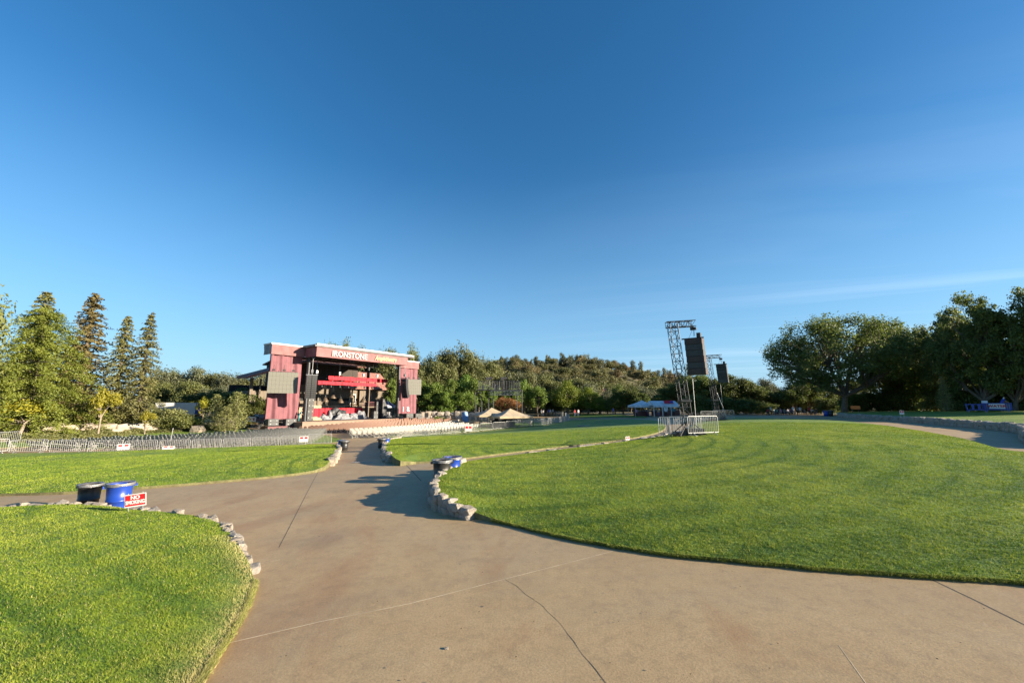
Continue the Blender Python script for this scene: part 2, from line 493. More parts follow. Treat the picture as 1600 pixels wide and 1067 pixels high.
M['tarp'] = m_cloth('grey_tarp', (.18, .18, .19), 3)
M['orange'] = plain('orange_board', (.7, .16, .02), .6, .08, 3)
M['yellow'] = plain('yellow_board', (.75, .42, .03), .6, .08, 3)
M['letter'] = plain('off_white_lettering', (.42, .40, .39), .6, .2, 4)
M['gold'] = plain('gold_lettering', (.62, .40, .18), .6, .1, 3)
M['bark'] = plain('bark', (.12, .095, .07), .95, .4, 5, bmp=.9)
M['bark_pale'] = plain('pale_bark', (.22, .175, .13), .95, .3, 5, bmp=.7)
M['brass'] = plain('brass_shade', (.16, .115, .08), .4, .2, 3, metal=.5)
M['truckred'] = plain('dark_red_paint', (.10, .012, .018), .3, .1, 2)
M['rubber'] = plain('rubber', (.02, .02, .02), .8, .2, 4)
M['glass'] = plain('dark_glass', (.02, .025, .03), .08, .1, 3)
M['chrome'] = plain('chrome', (.6, .6, .6), .2, .05, 3, metal=1)
M['cream'] = plain('cream_wall', (.55, .5, .42), .8, .1, 2)
M['l_con'] = m_leaf('conifer_needles', (.085, .10, .026), (.15, .15, .04), (.21, .17, .06))
M['l_conb'] = m_leaf('brownish_conifer_needles', (.11, .10, .03), (.18, .15, .045), (.26, .195, .065))
M['l_dawn'] = m_leaf('bright_needles', (.085, .125, .014), (.175, .215, .025), (.30, .31, .045), .38)
M['l_oak'] = m_leaf('oak_leaves', (.065, .082, .02), (.12, .13, .032), (.20, .185, .05))
M['l_grey'] = m_leaf('grey_green_leaves', (.075, .09, .042), (.125, .135, .065), (.17, .165, .085))
M['l_green'] = m_leaf('fresh_green_leaves', (.075, .135, .016), (.14, .21, .026), (.24, .29, .045), .35)
M['l_lime'] = m_leaf('lime_leaves', (.10, .15, .012), (.18, .23, .02), (.27, .29, .03), .4)
M['l_yel'] = m_leaf('yellow_leaves', (.21, .215, .02), (.33, .30, .024), (.42, .37, .03), .4)
M['l_org'] = m_leaf('rust_leaves', (.17, .075, .022), (.3, .125, .032), (.36, .18, .05), .35)
M['l_brown'] = m_leaf('dry_brown_leaves', (.125, .10, .042), (.19, .145, .06), (.25, .195, .085), .3)
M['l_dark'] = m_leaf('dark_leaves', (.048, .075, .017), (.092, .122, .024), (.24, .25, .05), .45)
M['l_pine'] = m_leaf('pine_needles', (.14, .15, .045), (.21, .21, .07), (.29, .27, .10))
M['l_jun'] = m_leaf('juniper_leaves', (.10, .125, .035), (.18, .185, .055), (.25, .235, .09))
M['l_hill'] = m_leaf('hillside_leaves', (.08, .083, .026), (.145, .137, .044), (.215, .19, .07))

# ------------------------------------------------------------------ the ground
def warp(n, lo, hi, c, fine):
    u = np.linspace(-1, 1, n); s = np.sinh(u * 5.2) / np.sinh(5.2)
    return np.where(s < 0, c + s * (c - lo), c + s * (hi - c))
gx = warp(260, -2600, 2600, 0, 1); gy = warp(300, -1500, 3600, 40, 1)
GX, GY = np.meshgrid(gx, gy)
far_noise = np.zeros_like(GX)
GZ = H(GX, GY) - 0.10
V = np.stack([GX, GY, GZ], -1).reshape(-1, 3)
nx, ny = len(gx), len(gy)
I = np.arange(nx * ny).reshape(ny, nx)
Fq = np.stack([I[:-1, :-1], I[:-1, 1:], I[1:, 1:], I[1:, :-1]], -1).reshape(-1, 4)
tag(obj('ground', mesh_np('ground', V, Fq, [M['ground']], True)), kind='structure')

# ------------------------------------------------------------------ polygons on the ground
def inside(pts, poly):
    x, y = pts[:, 0], pts[:, 1]; c = np.zeros(len(pts), bool)
    n = len(poly); j = n - 1
    for i in range(n):
        xi, yi = poly[i][:2]; xj, yj = poly[j][:2]
        if abs(yj - yi) > 1e-12:
            k = ((yi > y) != (yj > y)) & (x < (xj - xi) * (y - yi) / (yj - yi) + xi)
            c ^= k
        j = i
    return c
def smooth_closed(pts, step=.4):
    """pts: list of (x, y, raise); Catmull-Rom closed, resampled about every step metres (coarser far off)"""
    out = []; n = len(pts)
    for i in range(n):
        p0, p1, p2, p3 = (np.array(pts[(i + k - 1) % n], float) for k in range(4))
        L = np.hypot(*(p2 - p1)[:2]); mid = np.hypot(*((p1 + p2) / 2)[:2])
        st = step * max(1.0, mid / 14)
        k = max(1, int(L / st))
        # limit overshoot on very uneven spacing
        m1 = (p2 - p0) / 2; m2 = (p3 - p1) / 2
        for m in (m1, m2):
            l = np.hypot(*m[:2])
            if l > L: m *= L / l
        for a in range(k):
            t = a / k; t2 = t * t; t3 = t2 * t
            out.append((2 * t3 - 3 * t2 + 1) * p1 + (t3 - 2 * t2 + t) * m1 + (-2 * t3 + 3 * t2) * p2 + (t3 - t2) * m2)
    return np.array(out)
def bdist(pts, B):
    """distance to the closed boundary B and the boundary's own value there"""
    best = np.full(len(pts), 1e9); val = np.zeros(len(pts))
    B2 = np.roll(B, -1, 0)
    for a, b in zip(B, B2):
        e = b[:2] - a[:2]; l2 = (e ** 2).sum() + 1e-9
        t = np.clip(((pts - a[:2]) @ e) / l2, 0, 1)
        d = np.hypot(*(pts - (a[:2] + t[:, None] * e)).T)
        k = d < best
        best[k] = d[k]; val[k] = (a[2] + (b[2] - a[2]) * t)[k]
    return best, val
class Lawn:
    def __init__(s, name, px_pts, mound=0.0, res=.6, mat='lawn', kind='structure', world_pts=None, base=None):
        pts = []
        for p in px_pts:
            if len(p) == 4 and p[3] == 'w': pts.append((p[0], p[1], p[2])); continue
            q = g(p[0], p[1], p[2]); pts.append((q.x, q.y, p[2]))
        s.B = smooth_closed(pts); s.mound = mound
        lo = s.B[:, :2].min(0); hi = s.B[:, :2].max(0)
        # interior points, finer near the camera
        ip = []
        for r0, r1, st in ((0, 20, min(res, .32)), (20, 40, res * 1.6), (40, 400, res * 4)):
            xs = np.arange(lo[0], hi[0], st); ys = np.arange(lo[1], hi[1], st)
            A = np.stack(np.meshgrid(xs, ys), -1).reshape(-1, 2)
            A = A + rng.uniform(-.2, .2, A.shape) * st
            rr = np.hypot(A[:, 0], A[:, 1]); A = A[(rr >= r0) & (rr < r1)]
            if len(A): ip.append(A[inside(A, s.B)])
        ip = np.concatenate(ip)
        near = s.B[np.hypot(s.B[:, 0], s.B[:, 1]) < 30]
        if len(near):       # finer rings just inside the near edges
            for r_ in (.3, .6, 1.0, 1.5):
                a_ = rng.uniform(0, 6.28, len(near)); ring = near[:, :2] + np.column_stack([np.cos(a_), np.sin(a_)]) * r_ * 1.3
                ip = np.concatenate([ip, ring[inside(ring, s.B)]])
        if len(ip):
            d, _ = bdist(ip, s.B); ip = ip[d > .25]
        pts2 = np.concatenate([s.B[:, :2], ip]); nb = len(s.B)
        edges = [(i, (i + 1) % nb) for i in range(nb)]
        vo, eo, fo, _, _, _ = geometry.delaunay_2d_cdt([Vector(p) for p in pts2], edges, [], 1, 1e-5)
        vo = np.array([tuple(v) for v in vo]); 
        z = s.z(vo[:, 0], vo[:, 1])
        V = np.column_stack([vo, z]); Ft = np.array([f for f in fo if len(f) == 3])
        c = V[Ft].mean(1); Ft = Ft[inside(c[:, :2], s.B)]
        a = V[Ft]; cr = np.cross(a[:, 1] - a[:, 0], a[:, 2] - a[:, 0])[:, 2]
        Ft[cr < 0] = Ft[cr < 0][:, ::-1]
        s.o = tag(obj(name, mesh_np(name, V, Ft, [M[mat]], True)), kind=kind)
        bz = s.z(s.B[:, 0], s.B[:, 1])
        sv = np.concatenate([np.column_stack([s.B[:, :2], bz]), np.column_stack([s.B[:, :2], bz - s.B[:, 2] - .15])])
        sf = [(i, (i + 1) % nb, nb + (i + 1) % nb, nb + i) for i in range(nb)]
        obj('lawn_edge', mesh_np('lawn_edge', sv, sf, [M['soil']]), s.o)
    def z(s, x, y):
        x = np.atleast_1d(x).astype(float); y = np.atleast_1d(y).astype(float)
        pts = np.column_stack([x, y])
        d, v = bdist(pts, s.B)
        w = 1.0 / (((pts[:, None, :] - s.B[None, :, :2]) ** 2).sum(-1) + .04) ** 1.0
        r = (w * s.B[None, :, 2]).sum(1) / w.sum(1)
        k = np.exp(-d / .5)
        r = r * (1 - k) + v * k
        return H(x, y) + r + s.mound * (1 - np.exp(-d / 1.5))

# paved sheet (everything between and under the lawns)
xs = np.concatenate([np.arange(-62, -20, 1.5), np.arange(-20, 20, .6), np.arange(20, 75, 1.5)])
ys = np.concatenate([np.arange(-14, 30, .6), np.arange(30, 104, 1.5)])
PX, PY = np.meshgrid(xs, ys)
PZ = H(PX, PY) - .02
I = np.arange(PX.size).reshape(PX.shape)
Fq = np.stack([I[:-1, :-1], I[:-1, 1:], I[1:, 1:], I[1:, :-1]], -1).reshape(-1, 4)
path = tag(obj('path', mesh_np('path', np.stack([PX, PY, PZ], -1).reshape(-1, 3), Fq, [M['concrete']], True)), kind='structure')

lawnA = Lawn('lawn', [(-60, 794, .22), (60, 789, .24), (130, 787, .26), (200, 794, .26), (270, 801, .26), (322, 809, .26), (350, 823, .26), (372, 850, .24),
                      (390, 880, .16), (397, 905, .08), (388, 940, .04), (360, 988, .03), (330, 1033, .03), (296, 1080, .03),
                      (-3.6, 1.2, .03, 'w'), (-6, -6, .1, 'w'), (-30, -8, .2, 'w'), (-32, 9.5, .22, 'w'), (-17.0, 10.9, .22, 'w')], .12, .5)
lawnB = Lawn('lawn', [(-70, 775, .06), (0, 771, .06), (100, 768, .06), (250, 758, .06), (350, 750, .06), (430, 743, .06), (490, 735, .08), (508, 728, .15), (517, 717, .25), (527, 702, .3), (528, 695, .2),
                      (515, 693.5, .1), (450, 695.3, .3), (400, 697, .38), (300, 700, .42), (200, 703.5, .40), (80, 707, .2), (0, 708, .05), (-90, 711, .05)], .1, .8)
lawnC = Lawn('lawn', [(611, 686, .25), (603, 693, .35), (603, 702, .38), (613, 712, .35), (626, 720, .2), (650, 721, .08), (690, 719, .06), (735, 714, .06), (800, 706, .06), (900, 694.5, .06), (980, 685, .06), (1025, 676, .06),
                      (1039, 668, .06), (1030, 658, .06), (1000, 655, .06), (930, 655, .06), (892, 656.5, .06), (850, 665, .06), (800, 669, .06), (700, 679, .06), (650, 683, .1)], .12, .9)
lawnE = Lawn('lawn', [(1035, 681, .1), (980, 689, .14), (900, 699, .16), (800, 711, .2), (740, 719, .24), (712, 726, .36), (697, 735, .42), (684, 746, .42), (679, 758, .44), (690, 773, .36), (715, 787, .24), (742, 800, .13), (768, 809, .07),
                      (800, 818, .03), (870, 835, .03), (950, 850, .03), (1050, 865, .03), (1150, 874, .03), (1300, 888, .03), (1450, 898, .03), (1600, 908, .03), (1760, 918, .06),
                      (22, 4, .06, 'w'), (30, 10, .06, 'w'), (27, 19, .06, 'w'), (1600, 706, .06), (1500, 684, .06), (1430, 671.5, .06), (1350, 660.5, .06), (1290, 656, .06), (1200, 653, .06), (1120, 652, .06),
                      (1098, 655, .06), (1080, 666, .06), (1062, 675, .06)], .15, .6)
lawnF = Lawn('lawn', [(1700, 681, .5), (1600, 663.5, .5), (1500, 656.5, .5), (1400, 650.5, .5), (1310, 645.5, .5), (1330, 643, .6), (1450, 642.5, .6), (62, 60, .6, 'w'), (85, 45, .6, 'w'), (50, 22, .7, 'w')], .1, 1.0)
lawnG = Lawn('lawn', [(882, 648.3, .06), (905, 652, .06), (960, 651.6, .06), (1008, 652.3, .06), (1003, 650, .06), (960, 647.5, .06), (915, 646, .06)], .05, 2.0)
lawnS = Lawn('lawn', [(-60, 701, .03), (60, 697, .03), (130, 701.0, .03), (300, 696, .03), (520, 691, .03), (527, 684, .03), (470, 674, .03), (390, 670, .03), (250, 676, .03), (130, 686, .03), (60, 689.5, .03), (-60, 692, .03)], .0, 1.2)
lawnM = Lawn('lawn', [(611, 684.8, .03), (650, 682.6, .03), (700, 678.6, .03), (760, 672.4, .03), (850, 664.4, .03), (872, 659, .03), (800, 660, .03), (700, 664, .03), (640, 668, .03), (606, 678, .03)], .0, 1.2)
# ------------------------------------------------------------------ grass blades
def grass(lawns, N, dmin, dmax, half=R(58), d0=5.0):
    Vs = []; Ts = []; Ds = []
    u = rng.random(N); A1 = (d0 ** 2 - dmin ** 2) / 2 / d0 ** 2; A2 = math.log(dmax / d0)
    p1 = A1 / (A1 + A2)
    d = np.where(u < p1, np.sqrt(dmin ** 2 + (u / p1) * (d0 ** 2 - dmin ** 2)), d0 * np.exp((u - p1) / (1 - p1) * A2))
    th = rng.uniform(-half, half, N)
    X = d * np.sin(th); Y = d * np.cos(th)
    pts = np.column_stack([X, Y])
    for L in lawns:
        k = inside(pts, L.B); q = pts[k]; dd = d[k]
        # interpolate heights on batches
        z = np.concatenate([L.z(q[i:i + 8000, 0], q[i:i + 8000, 1]) for i in range(0, len(q), 8000)])
        bd = np.concatenate([bdist(q[i:i + 8000], L.B)[0] for i in range(0, len(q), 8000)])
        n = len(q)
        clump = np.array([noise.noise((a * 2.3, b * 2.3, 0)) for a, b in q])
        clump2 = np.array([noise.noise((a * 7, b * 7, 4)) + .5 * noise.noise((a * 19, b * 19, 7)) for a, b in q])
        hgt = .019 + .012 * rng.random(n) + .007 * clump + .012 * clump2
        w = np.maximum(.0032, dd * .00055) * rng.uniform(.7, 1.4, n)
        a = rng.uniform(0, 2 * np.pi, n); ln = rng.uniform(.2, 1.1, n) * hgt; la = rng.uniform(0, 2 * np.pi, n)
        base = np.column_stack([q, z - .004])
        side = np.column_stack([np.cos(a) * w, np.sin(a) * w, np.zeros(n)])
        tip = base + np.column_stack([np.cos(la) * ln, np.sin(la) * ln, np.maximum(hgt, .012)])
        Vs.append(np.stack([base - side, base + side, tip], 1).reshape(-1, 3))
        pat = np.array([noise.noise((a * .45, b * .45, 11)) for a, b in q])
        t = np.clip(.46 + .22 * pat + (.24 * rng.standard_normal(n) + .22 * clump + .28 * clump2) / (1 + np.maximum(0, dd - 6) / 14), 0, 1); Ts.append(np.repeat(t, 3))
        dr = np.clip(np.exp(-bd / .16) * 1.1 * (q[:, 1] < 8) * (q[:, 0] < 0) + (rng.random(n) < .09 / (1 + dd / 9)) * .6, 0, 1); Ds.append(np.repeat(dr, 3))
    for L in lawns[:2]:        # ragged overhanging blades along the near edges
        B = L.B; Bn = np.roll(B, -1, 0); seg = np.hypot(*(Bn - B)[:, :2].T)
        nearw = seg * (np.hypot(B[:, 0], B[:, 1]) < 19) * (B[:, 1] > 1) * (B[:, 2] < .12)
        n = 52000; i = rng.choice(len(B), n, p=nearw / nearw.sum()); f = rng.random(n)[:, None]
        q = (B[i] * (1 - f) + Bn[i] * f); tt = (Bn[i] - B[i])[:, :2]; tt /= np.hypot(*tt.T)[:, None] + 1e-9
        area = .5 * (B[:, 0] * Bn[:, 1] - Bn[:, 0] * B[:, 1]).sum(); out = np.column_stack([tt[:, 1], -tt[:, 0]]) * (1 if area > 0 else -1)
        rag = np.array([noise.noise((a * 3, b * 3, 21)) for a, b in q[:, :2]])
        o_ = rng.normal(.0, .02, n) + .025 * rag; xy = q[:, :2] + out * o_[:, None]
        zb = H(xy[:, 0], xy[:, 1]) + np.where(o_ > 0, q[:, 2] * rng.random(n), q[:, 2]); w = rng.uniform(.003, .006, n); hg = rng.uniform(.02, .05, n)
        a = rng.uniform(0, 6.28, n); sd = np.column_stack([np.cos(a) * w, np.sin(a) * w, 0 * w]); base = np.column_stack([xy, zb - .01])
        ln = (out * rng.uniform(.1, 1.0, n)[:, None] + tt * rng.normal(0, .5, n)[:, None]) * hg[:, None]
        Vs.append(np.stack([base - sd, base + sd, base + np.column_stack([ln, hg * rng.uniform(.4, 1, n)])], 1).reshape(-1, 3))
        Ts.append(np.repeat(np.clip(rng.normal(.5, .2, n), 0, 1), 3)); Ds.append(np.repeat(np.clip(rng.random(n) * (.9 if L is lawns[0] else .35), 0, 1), 3))
    V = np.concatenate(Vs); T = np.concatenate(Ts); D = np.concatenate(Ds)
    Ft = np.arange(len(V)).reshape(-1, 3)
    o = obj('grass', mesh_np('grass', V, Ft, [M['blade']], False, {'tint': T, 'dry': D}))
    tag(o, 'short mown grass blades covering the green lawns', 'grass', kind='stuff')
grass([lawnA, lawnE, lawnB, lawnC], 1500000, 2.6, 46)

# ------------------------------------------------------------------ joints, cracks and litter on the path
def strip(name, pxs, w, mat, jit=0.0, lift=.002):
    pts = [g(a, b) for a, b in pxs]
    dense = []
    for a, b in zip(pts[:-1], pts[1:]):
        n = max(2, int((b - a).length / (.12 if jit else .5)))
        for i in range(n):
            q = a.lerp(b, i / n)
            if jit: q = q + Vector((noise.noise((q.x * 3, q.y * 3, 1)), noise.noise((q.x * 3, q.y * 3, 9)), 0)) * jit
            dense.append(q)
    dense.append(pts[-1])
    vs = []; n = len(dense)
    for i, q in enumerate(dense):
        t = (dense[min(n - 1, i + 1)] - dense[max(0, i - 1)]); t.z = 0; t.normalize()
        s = Vector((-t.y, t.x, 0)) * w / 2 * (1 if not jit else random.uniform(.5, 1.3))
        for k in (q - s, q + s): vs.append((k.x, k.y, h1(k.x, k.y) - .02 + lift))
    obj(name, mesh_np(name, vs, [(2 * i, 2 * i + 1, 2 * i + 3, 2 * i + 2) for i in range(n - 1)], [M[mat]]), path)
strip('joint', [(436, 853), (497, 737)], .012, 'joint')
strip('joint', [(340, 1005), (500, 968), (640, 940), (800, 899), (960, 858)], .016, 'pale_joint')
strip('joint', [(1450, 900), (1520, 933), (1640, 992)], .016, 'joint')
strip('joint', [(633, 724), (658, 750)], .03, 'joint')
strip('joint', [(395, 880), (440, 872)], .012, 'pale_joint')
strip('crack', [(790, 902), (830, 930), (868, 960), (905, 1010), (940, 1055), (962, 1085)], .007, 'joint', .05)
strip('joint', [(1310, 1004), (1372, 1090)], .006, 'pale_joint')

# ------------------------------------------------------------------ rocks
def rock_mesh(i, flat=1.0, mat='stone'):
    bm = bmesh.new(); bmesh.ops.create_icosphere(bm, subdivisions=2, radius=1)
    for v in bm.verts:
        c = v.co; q = Vector([math.copysign(abs(a) ** .48, a) for a in c])
        q *= .5 * (1 + .22 * noise.noise(c * 1.3 + Vector((i * 7.1, i * 3.3, 0))) + .12 * noise.noise(c * 3.1 + Vector((i * 5.7, 0, 2))))
        v.co = q * 1.1
    me = bpy.data.meshes.new('stone'); bm.to_mesh(me); bm.free(); me.materials.append(M[mat]); return me
ROCK = {k: [rock_mesh(i, mat=k) for i in range(9)] for k in ('stone', 'granite')}
def rock_wall(name, label, cat, line, h, size, courses=1, depth=.35, mat='stone', gaps=.0, sink=.06, jitter=.12, group=None, taper=1.0):
    """line: list of (Vector base point); stones placed along it"""
    o0 = line[0]
    t = thing(name, label, cat, (o0.x, o0.y, o0.z), 0, group)
    acc = [0]
    for a, b in zip(line[:-1], line[1:]): acc.append(acc[-1] + (b - a).length)
    tot = acc[-1]; stones = []
    for c in range(courses):
        s = random.uniform(0, size * .5)
        while s < tot:
            L = size * random.uniform(.65, 1.4)
            k = 0
            m = min(tot, s + L / 2)
            while k < len(acc) - 2 and acc[k + 1] < m: k += 1
            f = (m - acc[k]) / max(1e-6, acc[k + 1] - acc[k])
            p = line[k].lerp(line[k + 1], f); d = line[k + 1] - line[k]
            tf = taper + (1 - taper) * min(1, s / 1.4); ch = tf * h / courses * (random.uniform(.85, 1.25) if c == courses - 1 else 1.08)
            z = p.z + tf * h / courses * c + ch / 2 - sink
            ang = math.atan2(d.y, d.x) + random.uniform(-.25, .25)
            nrm = Vector((-d.y, d.x, 0)).normalized() * random.uniform(-jitter, jitter)
            if random.random() > gaps:
                stones.append((p.x + nrm.x, p.y + nrm.y, z, ang, L * 1.08, depth * random.uniform(.75, 1.25), ch * 1.08))
            s += L
    stones.sort(key=lambda q: math.hypot(q[0], q[1]))
    for q in stones[:100]:
        o = obj('stone', random.choice(ROCK[mat]), t)
        o.location = (q[0] - o0.x, q[1] - o0.y, q[2] - o0.z)
        o.rotation_euler = (random.uniform(-.12, .12), random.uniform(-.1, .1), q[3]); o.scale = q[4:7]
    if len(stones) > 100:
        Vs = []; Fs = []; n0 = 0
        for q in stones[100:]:
            me = random.choice(ROCK[mat]); Mx = Matrix.Translation((q[0] - o0.x, q[1] - o0.y, q[2] - o0.z)) @ Matrix.Rotation(q[3], 4, 'Z') @ Matrix.Diagonal((*q[4:7], 1))
            for v in me.vertices: Vs.append(tuple(Mx @ v.co))
            for p in me.polygons: Fs.append(tuple(i + n0 for i in p.vertices))
            n0 += len(me.vertices)
        tag(obj('stones', mesh_np('stones', Vs, Fs, [M[mat]]), t), kind='stuff')
    return t
def bline(L, pa, pb, out=.08):
    """points along the lawn boundary L between the boundary points closest to pixels pa and pb"""
    qa = pa if isinstance(pa, Vector) else g(*pa); qb = pb if isinstance(pb, Vector) else g(*pb); B = L.B[:, :2]; n = len(B)
    ia = int(np.argmin(((B - np.array([qa.x, qa.y])) ** 2).sum(1))); ib = int(np.argmin(((B - np.array([qb.x, qb.y])) ** 2).sum(1)))
    f = [(ia + k) % n for k in range((ib - ia) % n + 1)]; r = [(ia - k) % n for k in range((ia - ib) % n + 1)]
    idx = f if len(f) < len(r) else r
    c = B.mean(0); pts = []
    for k in idx:
        t = B[(k + 1) % n] - B[k - 1]; nr = np.array([-t[1], t[0]]); nr /= np.hypot(*nr) + 1e-9
        q = B[k] + nr * out
        if inside(q[None], L.B)[0]: q = B[k] - nr * out
        pts.append(Vector((q[0], q[1], h1(*q) - .02)))
    return pts
rock_wall('stone_edging', 'low pale stone edging curving round the near left lawn beside the no smoking sign', 'stone edging', bline(lawnA, (395, 893), (-60, 794), .03), .31, .25, 1, .2, sink=.06, jitter=.05, taper=.5)
rock_wall('stone_edging', 'knee high stone edging round the tip of the big right lawn by a black bin', 'stone edging', bline(lawnE, (752, 804), (697, 735), .03), .50, .27, 2, .26, sink=.05, jitter=.05, taper=.5)
rock_wall('stone_edging', 'thin broken line of flat stones along the narrow path beside the big right lawn', 'stone edging', bline(lawnE, (712, 727), (1030, 682), .05), .24, .55, 1, .35, gaps=.12)
rock_wall('stone_edging', 'stone edging on the left corner of the middle lawn, right of the aisle', 'stone edging', bline(lawnC, (611, 687), (630, 721), .05), .42, .42, 2, .3, jitter=.06)
rock_wall('stone_edging', 'stone edging on the right end of the left lawn, beside the aisle bins', 'stone edging', bline(lawnB, (510, 728), (528, 698), .05), .38, .42, 2, .3, jitter=.06)
def gl(px, py, l): q = g(px, py, l); return q
qa, qb = gl(1699, 681, .5), gl(1312, 646, .5)
wl = bline(lawnF, qa, qb, .2)
rock_wall('stone_wall', 'rough grey dry stone wall along the right path below the upper lawn', 'stone wall', wl, .6, .45, 2, .45, jitter=.05)

# ------------------------------------------------------------------ bins
def bin_thing(color, p, rz, label, liner=True, s=1.0):
    m = M[color]
    t = thing('trash_bin', label, 'bin', p, rz, 'bins in pairs beside the path')
    t.scale = (s, s, s)
    b = MB(); b.lathe([(0, .0), (.245, 0), (.255, .02), (.262, .22), (.275, .225), (.279, .27), (.268, .275), (.29, .62), (.302, .64), (.302, .68)], n=28)
    b.lathe([(.29, .68), (.24, .02), (0, .02)], n=28)
    b.build('body', m, t)
    r = MB(); r.lathe([(.30, .66), (.322, .665), (.33, .70), (.322, .72), (.295, .72), (.29, .66)], n=28); r.build('rim', m, t)
    for sx in (-1, 1):
        h = MB(); h.box((sx * .34, 0, .63), (.07, .13, .035)); h.box((sx * .36, 0, .655), (.03, .13, .05)); h.build('handle', m, t)
    if liner:
        l = MB()
        def fn(u, v):
            a = 2 * math.pi * u; w = noise.noise((math.cos(a) * 3, math.sin(a) * 3, v * 2 + p[0]))
            r_ = (.338 + .012 * w) if v < .66 else .338 - (v - .66) * .2
            z = .735 - (1 - v / .66) * (.07 + .04 * noise.noise((math.cos(a) * 2, math.sin(a) * 2, p[1]))) if v < .66 else .745 + .01 * w - (v - .66) * .1
            return (math.cos(a) * r_, math.sin(a) * r_, z)
        l.grid(fn, 36, 6); l.build('bin_liner', M['liner'], t)
    return t
def on(px, py, L=None):
    q = g(px, py); return (q.x, q.y, h1(q.x, q.y) - .02)
bin_thing('black', on(690, 753), .3, 'black bin with pale liner against the stone tip of the big right lawn', s=1.06)
bin_thing('blue', on(706, 746.5), 1.2, 'blue bin behind the black one at the stone tip of the big right lawn', s=1.06)
bin_thing('black', on(137, 790), .2, 'black bin with clear liner beside the near left lawn and its red sign', s=.84)
bin_thing('blue', on(183, 793.5), .9, 'blue bin with clear liner just behind the red no smoking sign', s=.93)
bin_thing('black', on(537.5, 703.3), .2, 'black bin at the right end of the left lawn by the metal barrier', s=1.0)
bin_thing('blue', on(533.5, 701), .9, 'blue bin half hidden behind a black bin at the end of the left lawn', s=1.0)
bin_thing('black', on(596, 699.3), .5, 'black bin at the left corner of the middle lawn', s=1.0)
bin_thing('blue', on(603, 697), .1, 'blue bin behind the black bin at the left corner of the middle lawn', s=1.0)
bin_thing('blue', on(1291, 650), .1, 'blue bin under the big oak at the end of the right path', s=1.3)
bin_thing('black', on(1298, 650), .1, 'black bin beside the blue one under the big oak', s=1.3)

# ------------------------------------------------------------------ lettering
def text_mesh(body, size, mat, ext=.004, shear=0.0, bold=0.0, align='CENTER'):
    c = bpy.data.curves.new('lettering', 'FONT'); c.body = body; c.size = size; c.extrude = ext; c.shear = shear; c.offset = bold
    c.align_x = align; c.align_y = 'CENTER'; c.resolution_u = 3
    tmp = bpy.data.objects.new('lettering_tmp', c); COL.objects.link(tmp)
    me = bpy.data.meshes.new_from_object(tmp.evaluated_get(bpy.context.evaluated_depsgraph_get()))
    bpy.data.objects.remove(tmp); bpy.data.curves.remove(c)
    me.name = 'lettering'; me.materials.clear(); me.materials.append(M[mat]); return me
FRONT = Matrix.Rotation(R(90), 4, 'X')       # text facing -y
def put_text(parent, body, size, loc, mat, name='lettering', shear=0, bold=0, ext=.004, sx=1.0):
    o = obj(name, text_mesh(body, size, mat, ext, shear, bold), parent)
    o.matrix_local = Matrix.Translation(loc) @ FRONT @ Matrix.Diagonal((sx, 1, 1, 1)); return o
# no smoking sign
sp_ = on(213, 797); zl = float(lawnA.z(sp_[0], sp_[1])[0])
q = g(212, 797, .3); zl = float(lawnA.z(q.x, q.y)[0])
sg = thing('no_smoking_sign', 'red and white yard sign on wire legs planted in the near left lawn', 'sign', (q.x, q.y, zl), math.atan2(-q.x, q.y) * .62 - .25)
b = MB(); b.box((0, 0, .30), (.50, .008, .335)); b.build('board', M['white'], sg)
b = MB(); b.box((0, -.006, .303), (.465, .005, .285)); b.build('red_panel', M['red'], sg)
put_text(sg, 'NO', .135, (0, -.012, .372), 'white', bold=.004)
put_text(sg, 'SMOKING', .135, (0, -.012, .25), 'white', bold=.004, sx=.74)
for sx in (-1, 1):
    b = MB(); b.tube((sx * .17, .008, -.05), (sx * .17, .008, .50), .006); b.build('wire_leg', M['galv'], sg)
sg.rotation_euler[1] = R(-7); sg.scale = (.86, .86, .86)
def small_sign(px, py, Y, label, w=.6, h=.42, up=.15, rz=0):
    q = at(px, py, Y); z = q.z
    t = thing('no_smoking_sign', label, 'sign', (q.x, q.y, z), math.atan2(-q.x, q.y) + rz, 'small red and white signs along the lawns')
    b = MB(); b.box((0, 0, up + h / 2), (w, .012, h)); b.build('board', M['white'], t)
    b = MB(); b.box((-.25 * w, -.009, up + h * .72), (w * .36, .006, h * .4)); b.box((.25 * w, -.009, up + h * .72), (w * .36, .006, h * .4)); b.build('red_panel', M['red'], t)
    for sx in (-1, 1):
        b = MB(); b.tube((sx * w * .35, .01, -.05), (sx * w * .35, .01, up + h * .5), .008, n=5); b.build('wire_leg', M['galv'], t)
    return t
small_sign(192, 704, 34.4, 'small red and white sign before the barriers left of the thin pole', .75, .45, .1)
small_sign(263, 702, 35.8, 'small white sign lying low at the foot of the thin pole before the barriers', .8, .25, .02)
small_sign(474, 695, 39.2, 'small red and white sign before the barriers right of the pines', .75, .5, .3)
small_sign(732, 676, 57, 'small red and white sign hanging on the barriers before the canopy tower', .95, .75, .2)
small_sign(981, 691, 25.6, 'small red and white sign beside the narrow path near the first speaker tower', .34, .3, .06, .75)
small_sign(1410, 652, 42, 'tiny white sign on the stone wall along the right path', .35, .4, .3)

